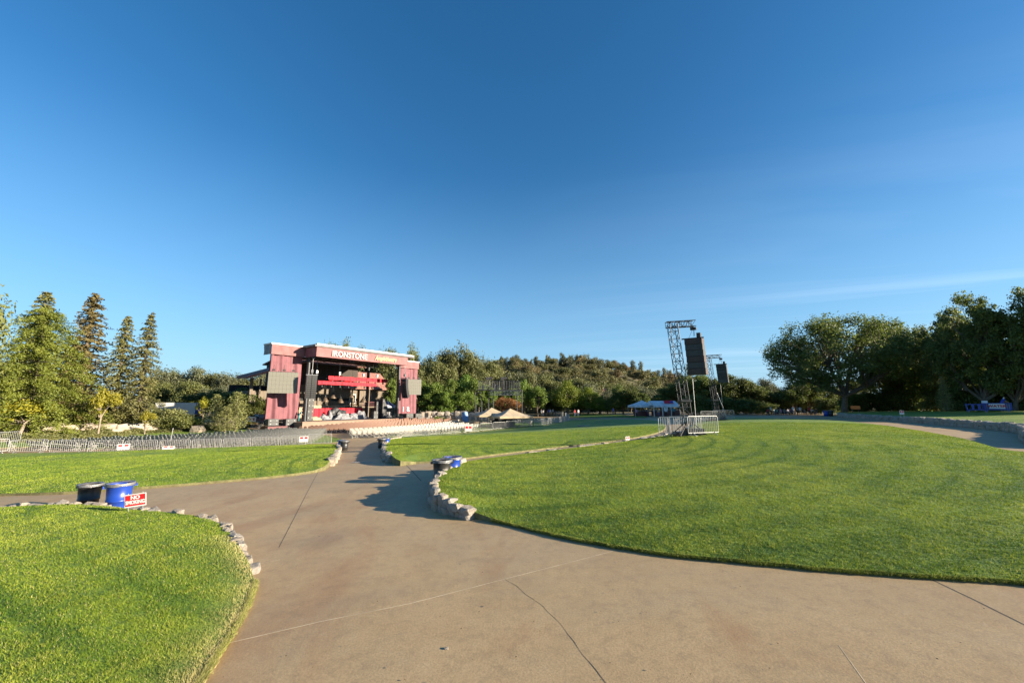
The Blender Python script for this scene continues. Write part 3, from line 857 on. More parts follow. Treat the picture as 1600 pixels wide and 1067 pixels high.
# ------------------------------------------------------------------ crowd barriers
def barrier_meshes():
    f = MB(); r = .021
    for a, b_ in (((-1.12, 0, .14), (-1.12, 0, 1.02)), ((1.12, 0, .14), (1.12, 0, 1.02)), ((-1.04, 0, 1.1), (1.04, 0, 1.1)), ((-1.12, 0, .16), (1.12, 0, .16)),
                  ((-1.12, 0, 1.02), (-1.04, 0, 1.1)), ((1.12, 0, 1.02), (1.04, 0, 1.1))): f.tube(a, b_, r, n=6)
    bars = MB()
    for i in range(1, 17): x = -1.12 + 2.24 * i / 17; bars.tube((x, 0, .16), (x, 0, 1.1), .011, n=5, cap=False)
    ft = MB(); ft.bar((0, -.3, .02), (0, .3, .02), .05, .03); ft.bar((0, -.24, .02), (0, 0, .18), .03); ft.bar((0, .24, .02), (0, 0, .18), .03)
    return f.mesh('frame', M['galv']), bars.mesh('bars', M['galv']), ft.mesh('foot', M['galv'])
BAR = barrier_meshes()
def barrier(x, y, rz, label, group, z=None, tilt=0):
    t = thing('crowd_barrier', label, 'barrier', (x, y, h1(x, y) if z is None else z), rz, group)
    obj('frame', BAR[0], t); obj('bars', BAR[1], t)
    for s in (-.8, .8): o = obj('foot', BAR[2], t); o.location.x = s
    if tilt: t.rotation_euler[0] = tilt
    return t
def barrier_row(pts, label, group, skip=()):
    L = [(a - b).length for a, b in zip(pts[1:], pts[:-1])]; tot = sum(L); n = int(tot / 2.34)
    for i in range(n):
        if i in skip: continue
        def P_(s):
            k = 0
            while k < len(L) - 1 and s > L[k]: s -= L[k]; k += 1
            return pts[k].lerp(pts[k + 1], s / L[k])
        a = P_(i * tot / n); b_ = P_((i + 1) * tot / n); m = (a + b_) / 2
        barrier(m.x, m.y, math.atan2(b_.y - a.y, b_.x - a.x) + random.uniform(-.03, .03), label, group)
flat = lambda l: [Vector((g(a, b).x, g(a, b).y, 0)) for a, b in l]
barrier_row(flat([(-60, 711), (0, 707.8), (90, 708), (200, 707.6), (300, 705), (400, 701), (519, 693)]), 'grey metal crowd barrier in the long row behind the left lawn', 'barriers behind the left lawn')
barrier_row(flat([(620, 684.5), (690, 679.2), (760, 672.8), (850, 664.5), (875, 660.5), (890, 656.3)]), 'grey metal crowd barrier in the long row behind the middle lawn', 'barriers behind the middle lawn')
barrier_row(flat([(890, 656), (884, 651.5), (858, 648)]), 'grey metal crowd barrier beyond the middle lawn near the dark trees', 'barriers beyond the middle lawn')
barrier_row(flat([(870, 647.6), (905, 646.2), (945, 645.2)]), 'grey metal crowd barrier in the shade left of the white tents', 'barriers left of the white tents')
barrier_row(flat([(-30, 694), (40, 690.5)]), 'grey metal crowd barrier below the pale boulder wall at far left', 'barriers at far left below the boulder wall')
barrier_row(flat([(385, 671), (428, 669.5), (462, 668.2)]), 'grey metal crowd barrier below the left maroon curtain of the stage', 'barriers below the left stage curtain')
pb = on(580, 681.5); barrier(pb[0], pb[1], .3, 'single grey crowd barrier at the end of the aisle before the brown seats', None, pb[2])

# ------------------------------------------------------------------ hanging speaker towers
def truss_mb(L, w, n, r=.022, rd=.012):
    """square truss along local z"""
    m = MB(); k = w / 2; cs = [(-k, -k), (k, -k), (k, k), (-k, k)]
    for c in cs: m.tube((*c, 0), (*c, L), r, n=6)
    for i in range(n):
        z0, z1 = L * i / n, L * (i + 1) / n
        for j in range(4):
            a, b_ = cs[j], cs[(j + 1) % 4]
            if i % 2: a, b_ = b_, a
            m.bar((*a, z0), (*b_, z1), rd * 2)
            m.bar((*cs[j], z0), (*cs[(j + 1) % 4], z0), rd * 2)
    return m
def speaker_tower(p, top, tilt_x, ry, arm, label, lab2, boxn, box_off, box_dim, rz, mats):
    t = thing('speaker_tower', label, 'tower', p, rz)
    L = top - p[2]
    mm = truss_mb(L, .48, 15)
    mast = mm.build('mast', M['steel'], t); mast.rotation_euler = (0, tilt_x, 0)
    topx = math.sin(tilt_x) * L; topz = math.cos(tilt_x) * L
    a = truss_mb(arm, .36, 6).build('beam', M['steel'], t)
    a.location = (topx - .35, 0, topz - .05); a.rotation_euler = (0, R(90) - .06, 0)
    b = MB(); b.box((0, 0, .05), (2.0, 1.6, .1)); b.box((.3, 0, .35), (.9, .8, .5)); b.box((-.55, .1, .25), (.5, .8, .3)); b.bar((-.9, -.7, .1), (-.1, -.1, 1.0), .05); b.bar((.9, -.7, .1), (.1, -.1, 1.0), .05)
    b.bar((-.9, .7, .1), (-.1, .1, 1.0), .05); b.bar((.9, .7, .1), (.1, .1, 1.0), .05)
    b.build('ballast_base', M['deck'], t)
    b = MB(); b.box((topx * .27 / 1 * 1.0, 0, topz * .32), (.62, .62, .10)); b.build('sleeve_block', M['steel'], t)
    # hanging array: a thing of its own
    hx = topx + arm * box_off; wp = t.matrix_basis @ Vector((hx, 0, topz))
    c, s_ = math.cos(rz), math.sin(rz)
    wp = Vector((p[0] + c * hx, p[1] + s_ * hx, p[2] + topz))
    arr = thing('line_array', lab2, 'speaker array', wp, rz + ry)
    w, d, h = box_dim
    b = MB(); b.box((0, 0, -.28), (.34, .2, .16)); b.tube((0, 0, -.1), (0, 0, -.75), .012, n=5); b.tube((.05, 0, -.3), (.05, 0, -.75), .012, n=5); b.tube((-.03, 0, -.3), (-.3, .0, -.85), .010, n=5); b.build('chain_hoist', M['speaker'], arr)
    b = MB(); b.box((-.08, 0, -.88), (w * 1.25, .1, .07)); b.box((0, d * .35, -.88), (w * .9, .08, .06)); b.box((.28 * w, 0, -.72), (.22, .3, .28)); b.build('flying_frame', M['speaker'], arr)
    z = -.93
    for i in range(boxn):
        a_ = .018 * i
        o = MB(); o.box((0, 0, -h / 2), (w * .97, d, h * .95), mi=0)
        # wedge faces: horn, side panel, handles
        o.box((-w * .487, 0, -h / 2), (.012, d * .8, h * .78), mi=1)
        o.box((-w * .13, -d / 2 - .004, -h / 2), (w * .66, .012, h * .84), mi=0)
        o.box((w * .33, -d / 2 - .004, -h / 2), (w * .06, .02, h * .7), mi=1)
        cab = o.build('speaker_cabinet', [M[mats[i % len(mats)]], M['deck']], arr)
        cab.location = (.02 * i, 0, z); z -= h
    b = MB()
    b.tube((-.25, 0, z), (-.22, .02, -wp.z + p[2] + .05), .02, n=5)
    b.tube((-.42, 0, -.9), (-.52, 0, -1.6), .014, n=5); b.tube((-.52, 0, -1.6), (-.44, 0, -2.0), .014, n=5); b.build('cable', M['galv'], arr)
    return t, wp
tp = on(1077, 678)
q = at(1077, 676, 24.3); p1 = (q.x, q.y, h1(q.x, q.y) + .05)
speaker_tower(p1, at(1056, 506, 24.3).z, -.088, -.62, 1.75, 'tall leaning black truss tower with top arm ringed by barriers on the right lawn', 'six cabinet black speaker array hanging from the nearer leaning tower', 6, .74, (1.02, .75, .37), .0, ['grille', 'grey_cab', 'grey_cab', 'grille', 'grey_cab', 'grille'])
q = at(1121, 655, 47); p2 = (q.x, q.y, h1(q.x, q.y) + .05)
speaker_tower(p2, at(1111, 557, 47).z, -.07, -.6, 1.9, 'smaller looking black truss tower further back on the right lawn', 'dark speaker array hanging from the further tower', 6, .78, (1.1, .8, .36), .0, ['speaker', 'speaker', 'grey_cab'])
# stay pole beside the further tower
q = at(1137, 655, 47)
b = MB(); b.tube((0, 0, 0), (-1.0, 0, 3.2), .04, n=6); o = b.build('stay_pole', M['galv']); o.location = (q.x, q.y, h1(q.x, q.y) + .1)
tag(o, 'slim grey stay pole leaning beside the further speaker tower', 'pole')
gB = 'barriers round the nearer speaker tower'
for px_, py_, Y_, rz_, lab in ((1060, 681, 24.2, -.08, 'front crowd barrier before the foot of the nearer speaker tower'), (1100, 685.5, 23.6, .35, 'crowd barrier standing out to the right of the nearer speaker tower'),
                               (1044, 674, 25.6, 1.25, 'left side crowd barrier by the nearer speaker tower'), (1070, 671.5, 27.0, 0.05, 'rear crowd barrier behind the nearer speaker tower')):
    q = at(px_, py_, Y_); barrier(q.x, q.y, rz_, lab, gB, float(lawnE.z(q.x, q.y)[0]))
for px_, rz_, lab in ((1110, .1, 'left crowd barrier at the foot of the further speaker tower'), (1131, -.15, 'right crowd barrier at the foot of the further speaker tower')):
    q = at(px_, 657, 46.4); barrier(q.x, q.y, rz_, lab, 'barriers round the further speaker tower', float(lawnE.z(q.x, q.y)[0]))

# ------------------------------------------------------------------ the stage
A0 = at(475.6, 658, 65.0)                       # foot of the front left post
EX = Vector((math.cos(R(55)), math.sin(R(55)), 0)); EY = Vector((-EX.y, EX.x, 0))
SW = 18.4; SZ0 = A0.z - 1.3                      # width between posts, ground level at the stage
SO = Vector((A0.x, A0.y, SZ0)); SRZ = R(55)
def S(x, y, z=0): return SO + EX * x + EY * y + Vector((0, 0, z))
def SP(px, py, y):
    """stage coordinates (x, z) of a pixel on the stage-parallel plane y"""
    d = Vector(ray(px, py)); o = Vector((0, 0, CZ)) - SO
    t = (y - o.dot(EY)) / d.dot(EY); q = o + d * t
    return q.dot(EX), q.z
stage = thing('concert_stage', 'large covered concert stage with maroon fabric sides and a lettered roof front', 'stage', SO, SRZ)
ZD = 1.3
fx0, fz0b = SP(494, 559, -3); _, fz0t = SP(494, 541, -3)
fx1, fz1b = SP(637, 569, -3); _, fz1t = SP(637, 558, -3)
fzb = (fz0b + fz1b) / 2; fzt = (fz0t + fz1t) / 2 + .2
# deck
b = MB(); b.box((SW / 2, 5.0, ZD - .06), (SW + 1.0, 15.0, .12)); b.build('deck', M['deck'], stage)
b = MB(); b.box((SW / 2 - .2, -2.7, ZD / 2 - .6), (SW + 3.2, .4, ZD + 1.08)); b.box((-1.6, .0, ZD / 2 - .6), (.4, 5.0, ZD + 1.06))
b.box((SW / 2 - .2, -2.72, ZD - .02), (SW + 3.3, .5, .12)); b.build('front_wall', M['deckwall'], stage)
b = MB(); b.box((SW / 2, -1.3, ZD - .09), (SW + 2.6, 2.35, .12)); b.build('front_lip', M['deckwall'], stage)
for x, y, r in ((0, 0, .26), (SW, 0, .26), (0.2, 11, .22), (SW - .4, 9.5, .3)):
    b = MB(); b.tube((x, y, ZD), (x, y, fzb + .3), r, n=12); b.tube((x, y, ZD - .02), (x, y, ZD + .06), r * 1.6, n=12); b.build('post', M['steel'], stage)
# roof
b = MB(); b.box((SW / 2 + .1, 4.4, fzt - .1), (SW + 2.0, 15.2, .3)); b.build('roof', M['deck'], stage)
b = MB(); b.box((SW / 2 + .1, -3.05, fzt + .13), (SW + 1.5, .5, .22)); b.box((SW / 2 + .1, 4.4, fzt + .16), (SW + 1.2, 14.4, .14)); b.build('roof_edge', M['roofwhite'], stage)
def ruffle(x0, x1, y, z0, z1, amp, seed, axis='x'):
    m = MB()
    def fn(u, v):
        x = x0 + (x1 - x0) * u
        w = amp * (abs(((u * abs(x1 - x0) * .7 + v * .35) % 1) - .5) * 2 - .5) + amp * noise.noise((x * 1.1, v * 2, seed))
        return (x, y + w, z0 + (z1 - z0) * v) if axis == 'x' else (y + w, x, z0 + (z1 - z0) * v)
    return m.grid(fn, max(6, int(abs(x1 - x0) * 5)), 6)
fas = ruffle(fx0, fx1, -3.0, fzb, fzt + .02, .06, 3).build('fascia', M['maroon_pale'], stage)
ruffle(-3.0, .4, fx0, fzb, fzt, .05, 5, 'y').build('fascia', M['maroon'], stage)  # side turned from the sun: shade put into the darker maroon
ruffle(-3.0, .4, fx1, fzb, fzt, .05, 6, 'y').build('fascia', M['maroon_pale'], stage)
for i in range(9):     # roof trusses underneath
    y = -2.2 + i * 1.5; m = MB()
    m.tube((.0, y, fzb + .2), (SW, y, fzb + .2), .05, n=5); m.tube((.0, y, fzb + .8), (SW, y, fzb + .8), .05, n=5)
    for k in range(14): m.bar((SW * k / 14, y, fzb + (.2 if k % 2 else .8)), (SW * (k + 1) / 14, y, fzb + (.8 if k % 2 else .2)), .05)
    m.build('roof_truss', M['steel'], stage)
# wings
lx0, lzt = SP(425, 537, .6); _, lzb = SP(425, 556, .6); _, ltt = SP(478, 544, .6)
rx1, rzt = SP(655, 562, .4); _, rzb = SP(655, 575, .4)
wzt, wzb = fzt - .15, lzb
b = MB(); b.box(((lx0 + fx0) / 2, 1.8, fzt - .05), (fx0 - lx0 + .2, 2.7, .2)); b.build('wing_roof', M['roofwhite'], stage)
ruffle(lx0, fx0, .5, fzb + .1, fzt - .1, .10, 11).build('wing_fascia', M['maroon_pale'], stage)
ruffle(.5, 3.1, lx0, fzb + .1, fzt - .1, .08, 12, 'y').build('wing_fascia', M['wing_shade'], stage)
rzt2 = fzt - .55
b = MB(); b.box(((rx1 + fx1) / 2, 1.6, rzt2 + .1), (rx1 - fx1 + .2, 2.4, .18)); b.build('wing_roof', M['roofwhite'], stage)
ruffle(fx1, rx1, .4, fzb - .15, rzt2, .10, 13).build('wing_fascia', M['maroon_pale'], stage)
ruffle(.4, 2.8, rx1, fzb - .15, rzt2, .06, 14, 'y').build('wing_fascia', M['maroon_pale'], stage)
def curtain(x0, x1, y, z0, z1, seed, logo):
    m = MB()
    def fn(u, v):
        x = x0 + (x1 - x0) * u
        w = .16 * math.sin(u * 13 + 2 * noise.noise((u * 3, v, seed))) * (1 - .4 * v) + .1 * noise.noise((u * 9, v * 4, seed)) + .05 * math.sin(u * 41 + v * 3)
        return (x, y + w, z0 + (z1 - z0) * v + .12 * noise.noise((u * 4, seed, 0)) * (1 - v))
    c = m.grid(fn, 60, 24).build('curtain', M['maroon'], stage)
    for x in (x0 + .15, x1 - .15):
        mm = MB()
        mm.tube((x, y + .5, ZD - 1.2), (x, y + .5, fzb + .3), .08, n=6); mm.build('curtain_pole', M['steel'], stage)
    return c
cl0, cz1 = SP(424, 557, .9); cl1, _ = SP(474, 560, .9); _, cz0 = SP(440, 654.5, .9)
curtain(cl0, cl1 - .05, .9, cz0, fzb + .2, 1.3, False)
cr0, _ = SP(622, 600, .7); cr1, _ = SP(652, 600, .7); _, crz0 = SP(636, 646, .7)
cur = curtain(cr0, cr1, .7, crz0, fzb + .2, 4.7, True)
put_text(cur, 'I  R', 1.25, (cr0 + (cr1 - cr0) * .42, .42, crz0 + .85), 'white', bold=.02)
# roof lettering
a0, az = SP(518, 552, -3.15); a1, az1 = SP(575, 558, -3.15)
put_text(stage, 'IRONSTONE', 1.32, ((a0 + a1) / 2, -3.17, (az + az1) / 2 - .05), 'letter', bold=.012, sx=(a1 - a0) / 7.7)
c0, cz_ = SP(583, 559, -3.15); c1, cz1_ = SP(622, 563, -3.15)
put_text(stage, 'Amphitheatre', 1.15, ((c0 + c1) / 2, -3.17, (cz_ + cz1_) / 2), 'gold', shear=.35, bold=.01, sx=(c1 - c0) / 7.6)
for x in (3.2, 7.5, 12.5, 15.6):       # motor chains from the roof
    b = MB(); b.tube((x, 3.2, SP(540, 588, 3)[1]), (x, 3.2, fzb + .3), .05, n=5); b.box((x, 3.2, SP(540, 588, 3)[1] + .5), (.3, .3, .5)); b.build('chain_hoist', M['alu'], stage)

def stage_thing(name, label, cat, x, y, z, rz=0, group=None):
    return thing(name, label, cat, S(x, y, z), SRZ + rz, group)
# lighting trusses wrapped in red drapes
def red_truss(pa, pb, y, label, hgt):
    xa, za = SP(*pa, y); xb, zb = SP(*pb, y); L = xb - xa; z = (za + zb) / 2
    t = stage_thing('lighting_truss', label, 'truss', xa, y, z, 0, 'red draped trusses over the stage')
    b = MB(); b.tube((0, .2, 0), (L, .2, 0), .04, n=5); b.tube((0, -.2, 0), (L, -.2, 0), .04, n=5); b.tube((0, 0, -.4), (L, 0, -.4), .04, n=5)
    for k in range(24): b.bar((L * k / 24, .2 if k % 2 else -.2, 0), (L * (k + 1) / 24, -.2 if k % 2 else .2, 0), .03)
    b.build('frame', M['steel'], t)
    m = MB()
    m.grid(lambda u, v: (L * u, -.34 + .07 * math.sin(u * L * 5) + .05 * noise.noise((u * L * 2, v, y)), .12 - hgt * v * (1 + .14 * noise.noise((u * L * 1.2, y, 0)))), 90, 4)
    m.grid(lambda u, v: (L * u, -.34 + .68 * v, .13 + .03 * noise.noise((u * L, v * 2, y))), 60, 3)
    m.build('drape', M['redcloth'], t)
    for k in range(7):
        x = L * (k + .5) / 7
        h = MB(); h.lathe([(.04, 0), (.13, -.05), (.16, -.35), (.17, -.42), (.15, -.42), (.0, -.3)], (x, -.1, -.52), 10); h.box((x, -.1, -.5), (.36, .06, .08)); h.build('spotlight', M['speaker'], t)
    return t
red_truss((512, 588.5), (604, 593.5), 4.5, 'upper red draped lighting truss over the stage', .72)
red_truss((495.5, 596), (587, 600), 1.6, 'lower red draped lighting truss nearer the stage front', .62)
# drum riser with red skirt, covered gear
rx0, rz_ = SP(485, 650, 5.5); rx1_, _ = SP(566, 650, 5.5)
t = stage_thing('drum_riser', 'long black riser with a bright red skirt across the back of the stage', 'riser', rx0, 5.5, ZD)
Lr = rx1_ - rx0; hr = max(1.2, SP(530, 638, 5.5)[1] - ZD)
m = MB(); m.grid(lambda u, v: (Lr * u, .10 * math.sin(u * Lr * 6) + .08 * noise.noise((u * 14, v, 3)), .05 + hr * v), 120, 5); m.grid(lambda u, v: (.05 * math.sin(v * 9), 3 * u, .05 + hr * v), 12, 4); m.build('skirt', M['redcloth'], t)
b = MB(); b.box((Lr / 2, 1.6, hr - .02), (Lr - .2, 2.9, .1)); b.build('platform', M['deck'], t)
def blob(name, label, cat, px, py, y, dims, mat, seed, z=None):
    x, zz_ = SP(px, py, y)
    t_ = bmesh.new(); bmesh.ops.create_icosphere(t_, subdivisions=3, radius=1)
    for v in t_.verts:
        c = v.co.copy(); k = 1 + .35 * noise.noise(c * 1.6 + Vector((seed, 0, 0))) + .16 * noise.noise(c * 4 + Vector((0, seed, 0)))
        fl = .35 if c.z < 0 else 0
        v.co = Vector((c.x * dims[0] * (k + fl), c.y * dims[1] * (k + fl), max(-.02, (c.z * .9 + .1) * dims[2] * k)))
    me = bpy.data.meshes.new(name); t_.to_mesh(me); t_.free(); me.materials.append(M[mat])
    o = obj(name, me); o.location = S(x, y, ZD + .01 if z is None else z); o.rotation_euler = (0, 0, SRZ)
    return tag(o, label, cat)
blob('covered_gear', 'pale tarp draped over gear at the left front of the riser', 'covered gear', 506, 652, 3.6, (.95, .6, .9), 'tarp', 1.2)
blob('covered_gear', 'second pale tarp heap left of the black covered drum kit', 'covered gear', 515, 650, 4.2, (.55, .5, 1.5), 'tarp', 2.9)
blob('covered_gear', 'large black cover over the drum kit at stage centre', 'covered gear', 528, 648, 4.6, (1.7, .9, 1.9), 'deck', 4.4)
blob('covered_gear', 'white tarp over a long low case before the black covered drums', 'covered gear', 536, 653, 3.0, (1.5, .6, 1.0), 'tarp', 6.2)
blob('covered_gear', 'white tarp heap right of the covered drums', 'covered gear', 552, 653, 3.4, (1.0, .6, 1.0), 'tarp', 7.9)
blob('covered_gear', 'tall pale blue white covered gear at the right end of the red skirt', 'covered gear', 564, 651, 3.6, (1.1, .7, 1.5), 'tarp', 9.1)
blob('covered_gear', 'tan cloth bundle near the left black side fill', 'covered gear', 491, 655, 2.8, (1.1, .5, .55), 'tan', 3.1)
# side fills and amps
def cab_stack(px, y, w, d, hs, label, cat='speaker stack', mat='speaker', z=ZD, rz=0, group=None):
    x, _ = SP(px, 650, y)
    t = stage_thing('speaker_stack', label, cat, x, y, z, rz, group); zz_ = .02
    for h in hs:
        b = MB(); b.box((0, 0, zz_ + h / 2), (w, d, h * .97)); b.box((0, -d / 2 - .01, zz_ + h / 2), (w * .88, .02, h * .82)); b.box((-w * .3, -d / 2 - .03, zz_ + h / 2), (.16, .02, .05), mi=1); b.box((w * .3, -d / 2 - .03, zz_ + h / 2), (.16, .02, .05), mi=1)
        b.build('speaker_cabinet', [M[mat], M['alu']], t); zz_ += h
    return t
cab_stack(482.5, 1.2, 1.0, .9, (1.0, 1.0, .9, .8), 'tall black side fill speaker stack just right of the left stage post')
cab_stack(598, .8, .95, .9, (1.0, 1.0, .9, .8), 'tall black side fill speaker stack left of the blue and white canopy')
cab_stack(588, 1.6, .7, .7, (1.1, 1.1, 1.0), 'narrow black amp rack tower left of the right side fill')
cab_stack(585.5, .2, .9, .7, (.75, .65), 'low grey speaker pair at the right front of the stage', mat='grey_cab')
gS = 'subwoofers under the stage curtains'
for px_, y_, lab in ((426, .2, 'left subwoofer pair under the left maroon curtain'), (453.5, .2, 'right subwoofer pair under the left maroon curtain')):
    zb_ = SP(px_, 665, y_)[1]; zt_ = SP(px_, 654.5, y_)[1]; h_ = (zt_ - zb_) / 2
    w_ = (SP(px_ + 8, 660, y_)[0] - SP(px_ - 8, 660, y_)[0])
    cab_stack(px_, y_, w_, 1.0, (h_, h_), lab, mat='grey_cab', z=zb_, group=gS)
for px_, y_, lab in ((638, .0, 'left subwoofer pair under the right maroon curtain'), (652, .0, 'right subwoofer pair under the right maroon curtain')):
    zb_ = SP(px_, 656, y_)[1]; zt_ = SP(px_, 646, y_)[1]; h_ = (zt_ - zb_) / 2
    cab_stack(px_, y_, 1.75, 1.0, (h_, h_), lab, mat='grey_cab', z=zb_, group=gS)
# wing decks carrying the subs
for x0_, x1_, px_, py_, lab in ((lx0, -1.9, 440, 665.3, 'left'), (SW + 1.6, rx1 + .6, 645, 656.3, 'right')):
    z_ = SP(px_, py_, .2)[1]; b = MB(); b.box(((x0_ + x1_) / 2, .6, z_ - .55), (x1_ - x0_, 2.4, 1.08)); b.build('wing_deck', M['truckred'], stage)
# video screens
def screen(c0, c1, c2, Y0, ang, label):
    """c0 top left, c1 top right, c2 bottom left pixel"""
    p0 = at(*c0, Y0); dx = Vector((math.cos(ang), math.sin(ang), 0))
    d = Vector(ray(*c1)); n = Vector((-dx.y, dx.x, 0)); o = Vector((0, 0, CZ)); tt = (p0 - o).dot(n) / d.dot(n); w = ((o + d * tt) - p0).dot(dx)
    h = p0.z - at(*c2, Y0).z
    t = thing('video_screen', label, 'screen', (p0.x, p0.y, p0.z - h), ang)
    b = MB(); nx_, nz_ = 8, 5
    for i in range(nx_):
        for j in range(nz_): b.box(((i + .5) * w / nx_, -.004 * ((i * 3 + j) % 2), (j + .5) * h / nz_), (w / nx_ - .012, .1, h / nz_ - .012))
    b.build('led_panels', M['screen'], t)
    b = MB(); b.box((w / 2, .12, h / 2), (w * .99, .12, h * .99)); b.bar((.1, .15, h + .02), (w - .1, .15, h + .02), .08)
    b.build('frame', M['steel'], t)
    for k in (.16, .5, .82):
        b = MB(); b.box((w * k, .15, h + .3), (.34, .3, .26)); b.tube((w * k, .15, h + .3), (w * k, .15, h + 1.1), .03, n=5); b.build('chain_hoist', M['speaker'], t)
screen((420, 580.5), (467, 582.5), (415.6, 614), 59.5, R(34), 'large grey LED screen hanging before the left maroon curtain')
screen((635, 592.5), (658.5, 593.5), (635, 616.5), 79.0, R(30), 'grey LED screen hanging before the right maroon curtain')
# main line arrays
def main_array(pt, pb, Y, w, n, rz, curve, label):
    p = at(*pt, Y); h = (p.z - at(*pb, Y).z) / n
    t = thing('line_array', label, 'speaker array', p, rz)
    b = MB(); b.box((0, 0, .12), (w * 1.1, .5, .12)); b.tube((0, 0, .1), (0, 0, 2.6), .04, n=6); b.box((0, 0, .7), (.3, .3, .5)); b.build('flying_frame', M['alu'], t)
    y = 0; z = 0
    for i in range(n):
        a = curve * i / n
        o = MB(); o.box((0, 0, -h / 2), (w, .7, h * .93)); o.box((-w * .25, -.36, -h / 2), (w * .43, .03, h * .74), mi=1); o.box((w * .25, -.36, -h / 2), (w * .43, .03, h * .74), mi=1)
        o.box((0, -.37, -h / 2), (w * .03, .04, h * .9), mi=2); o.box((-w * .3, -.38, -h * .35), (.07, .02, .05), mi=2); o.box((w * .3, -.38, -h * .35), (.07, .02, .05), mi=2)
        c = o.build('speaker_cabinet', [M['deck'], M['grey_cab'], M['steel']], t); c.location = (0, y, z); c.rotation_euler = (a, 0, 0)
        z -= h * math.cos(a); y += h * math.sin(a)
main_array((487.5, 587), (485.5, 622), 61.5, 1.5, 12, R(32), .3, 'tall black main speaker array hanging beside the left stage post')
main_array((632, 592), (629, 622), 77.0, 1.25, 11, R(-18), .5, 'curved black main speaker array hanging left of the right screen')
# pendant lamps
for k, (px_, py_, y_) in enumerate(((508, 625, 6.5), (520, 620, 7.5), (532, 627, 6.5), (549, 619, 6.8), (567.5, 626, 6.0))):
    x, z = SP(px_, py_, y_)
    t = stage_thing('pendant_lamp', 'brass bell shaped pendant lamp hanging over the back of the stage', 'lamp', x, y_, z, 0, 'bell lamps over the stage')
    b = MB(); b.lathe([(.08, .55), (.22, .5), (.34, .25), (.62, -.15), (.66, -.32), (.60, -.3), (.3, .15), (0, .4)], n=18); b.build('shade', M['brass'], t)
    b = MB(); b.tube((0, 0, .5), (0, 0, fzb - z + .3), .02, n=5); b.lathe([(.02, .9), (.14, .8), (.14, .55), (.02, .5)], n=8); b.build('cable', M['steel'], t)
# rear gear on the right: small canopy
def canopy(name, label, p, rz, w, d, eave, peak, mat, legmat, stripes=None, val=.28):
    t = thing(name, label, 'canopy', p, rz); m = MB(); n = 8
    for s_ in range(4):
        c_ = [(-w / 2, -d / 2), (w / 2, -d / 2), (w / 2, d / 2), (-w / 2, d / 2)]; a, b_ = c_[s_], c_[(s_ + 1) % 4]
        def fn(u, v):
            x = a[0] + (b_[0] - a[0]) * u; y = a[1] + (b_[1] - a[1]) * u; k = 1 - v
            sag = .10 * math.sin(math.pi * v) * (peak - eave)
            return (x * k, y * k, eave + (peak - eave) * v - sag + .02 * noise.noise((x * 2, y * 2, v)))
        if stripes:
            for q_ in range(5):
                m2 = MB(); vs = [fn(q_ / 5, v / 5) for v in range(6)] + [fn((q_ + 1) / 5, v / 5) for v in range(6)]
                m.add(vs, [(i, i + 6, i + 7, i + 1) for i in range(5)], q_ % 2)
        else: m.grid(fn, n, n)
        m.grid(lambda u, v: (a[0] + (b_[0] - a[0]) * u, a[1] + (b_[1] - a[1]) * u, eave - val * v), 6, 1)
    m.build('roof', [M[mat], M[stripes or mat]], t)
    for sx in (-1, 1):
        for sy in (-1, 1):
            b = MB(); b.bar((sx * (w / 2 - .04), sy * (d / 2 - .04), -.2), (sx * (w / 2 - .04), sy * (d / 2 - .04), eave), .06); b.build('leg', M[legmat], t)
    return t
x, z = SP(605, 652, 3.5)
canopy('pop_up_canopy', 'small blue and white striped canopy at the right end of the stage', S(x, 3.5, ZD), SRZ - .5, 3.4, 3.2, 2.3, 3.5, 'tent', 'galv', 'tentblue')
for px_, y_, lab in ((602.5, 2.6, 'pale flight case under the striped canopy'), (608, 2.4, 'second pale flight case under the striped canopy, on the right')):
    x, _ = SP(px_, 650, y_); t = stage_thing('flight_case', lab, 'case', x, y_, ZD)
    b = MB(); b.box((0, 0, .62), (.8, .6, 1.0)); b.build('body', M['tarp'], t); b = MB(); b.box((0, 0, 1.14), (.84, .64, .05)); b.box((0, 0, .1), (.84, .64, .04)); b.build('edging', M['alu'], t)

# ------------------------------------------------------------------ lodge behind the stage
lodge = thing('timber_lodge', 'dark timber lodge with clay tile roofs standing right behind the stage', 'building', S(0, 15, 0), SRZ)
LX0 = SP(449, 620, 15)[0]; LX1 = SP(560, 620, 15)[0]; lm = (LX0 + LX1) / 2; lw = LX1 - LX0
b = MB(); b.box((lm, 5, 6.6), (lw, 9, 2.6)); b.box((lm, 5, 4.25), (lw, 9, .9)); b.build('wall', M['siding'], lodge)
b = MB(); b.box((lm, 5.2, 10.1), (lw, 9, 4.4)); b.build('upper_wall', M['dark_siding'], lodge)
b = MB(); b.box((lm, 5.15, 5.0), (lw - .2, 9, 1.0)); b.build('window_band', M['dark'], lodge)
b = MB(); b.box((lm, 5.0, 1.9), (lw + .4, 9.3, 3.8)); b.build('stone_base', M['wall_stone'], lodge)
for k in range(6):
    b = MB(); b.box((LX0 + 1 + k * (lw - 2) / 5, .42, 4.9), (.3, .3, 2.4)); b.build('timber_post', M['siding'], lodge)
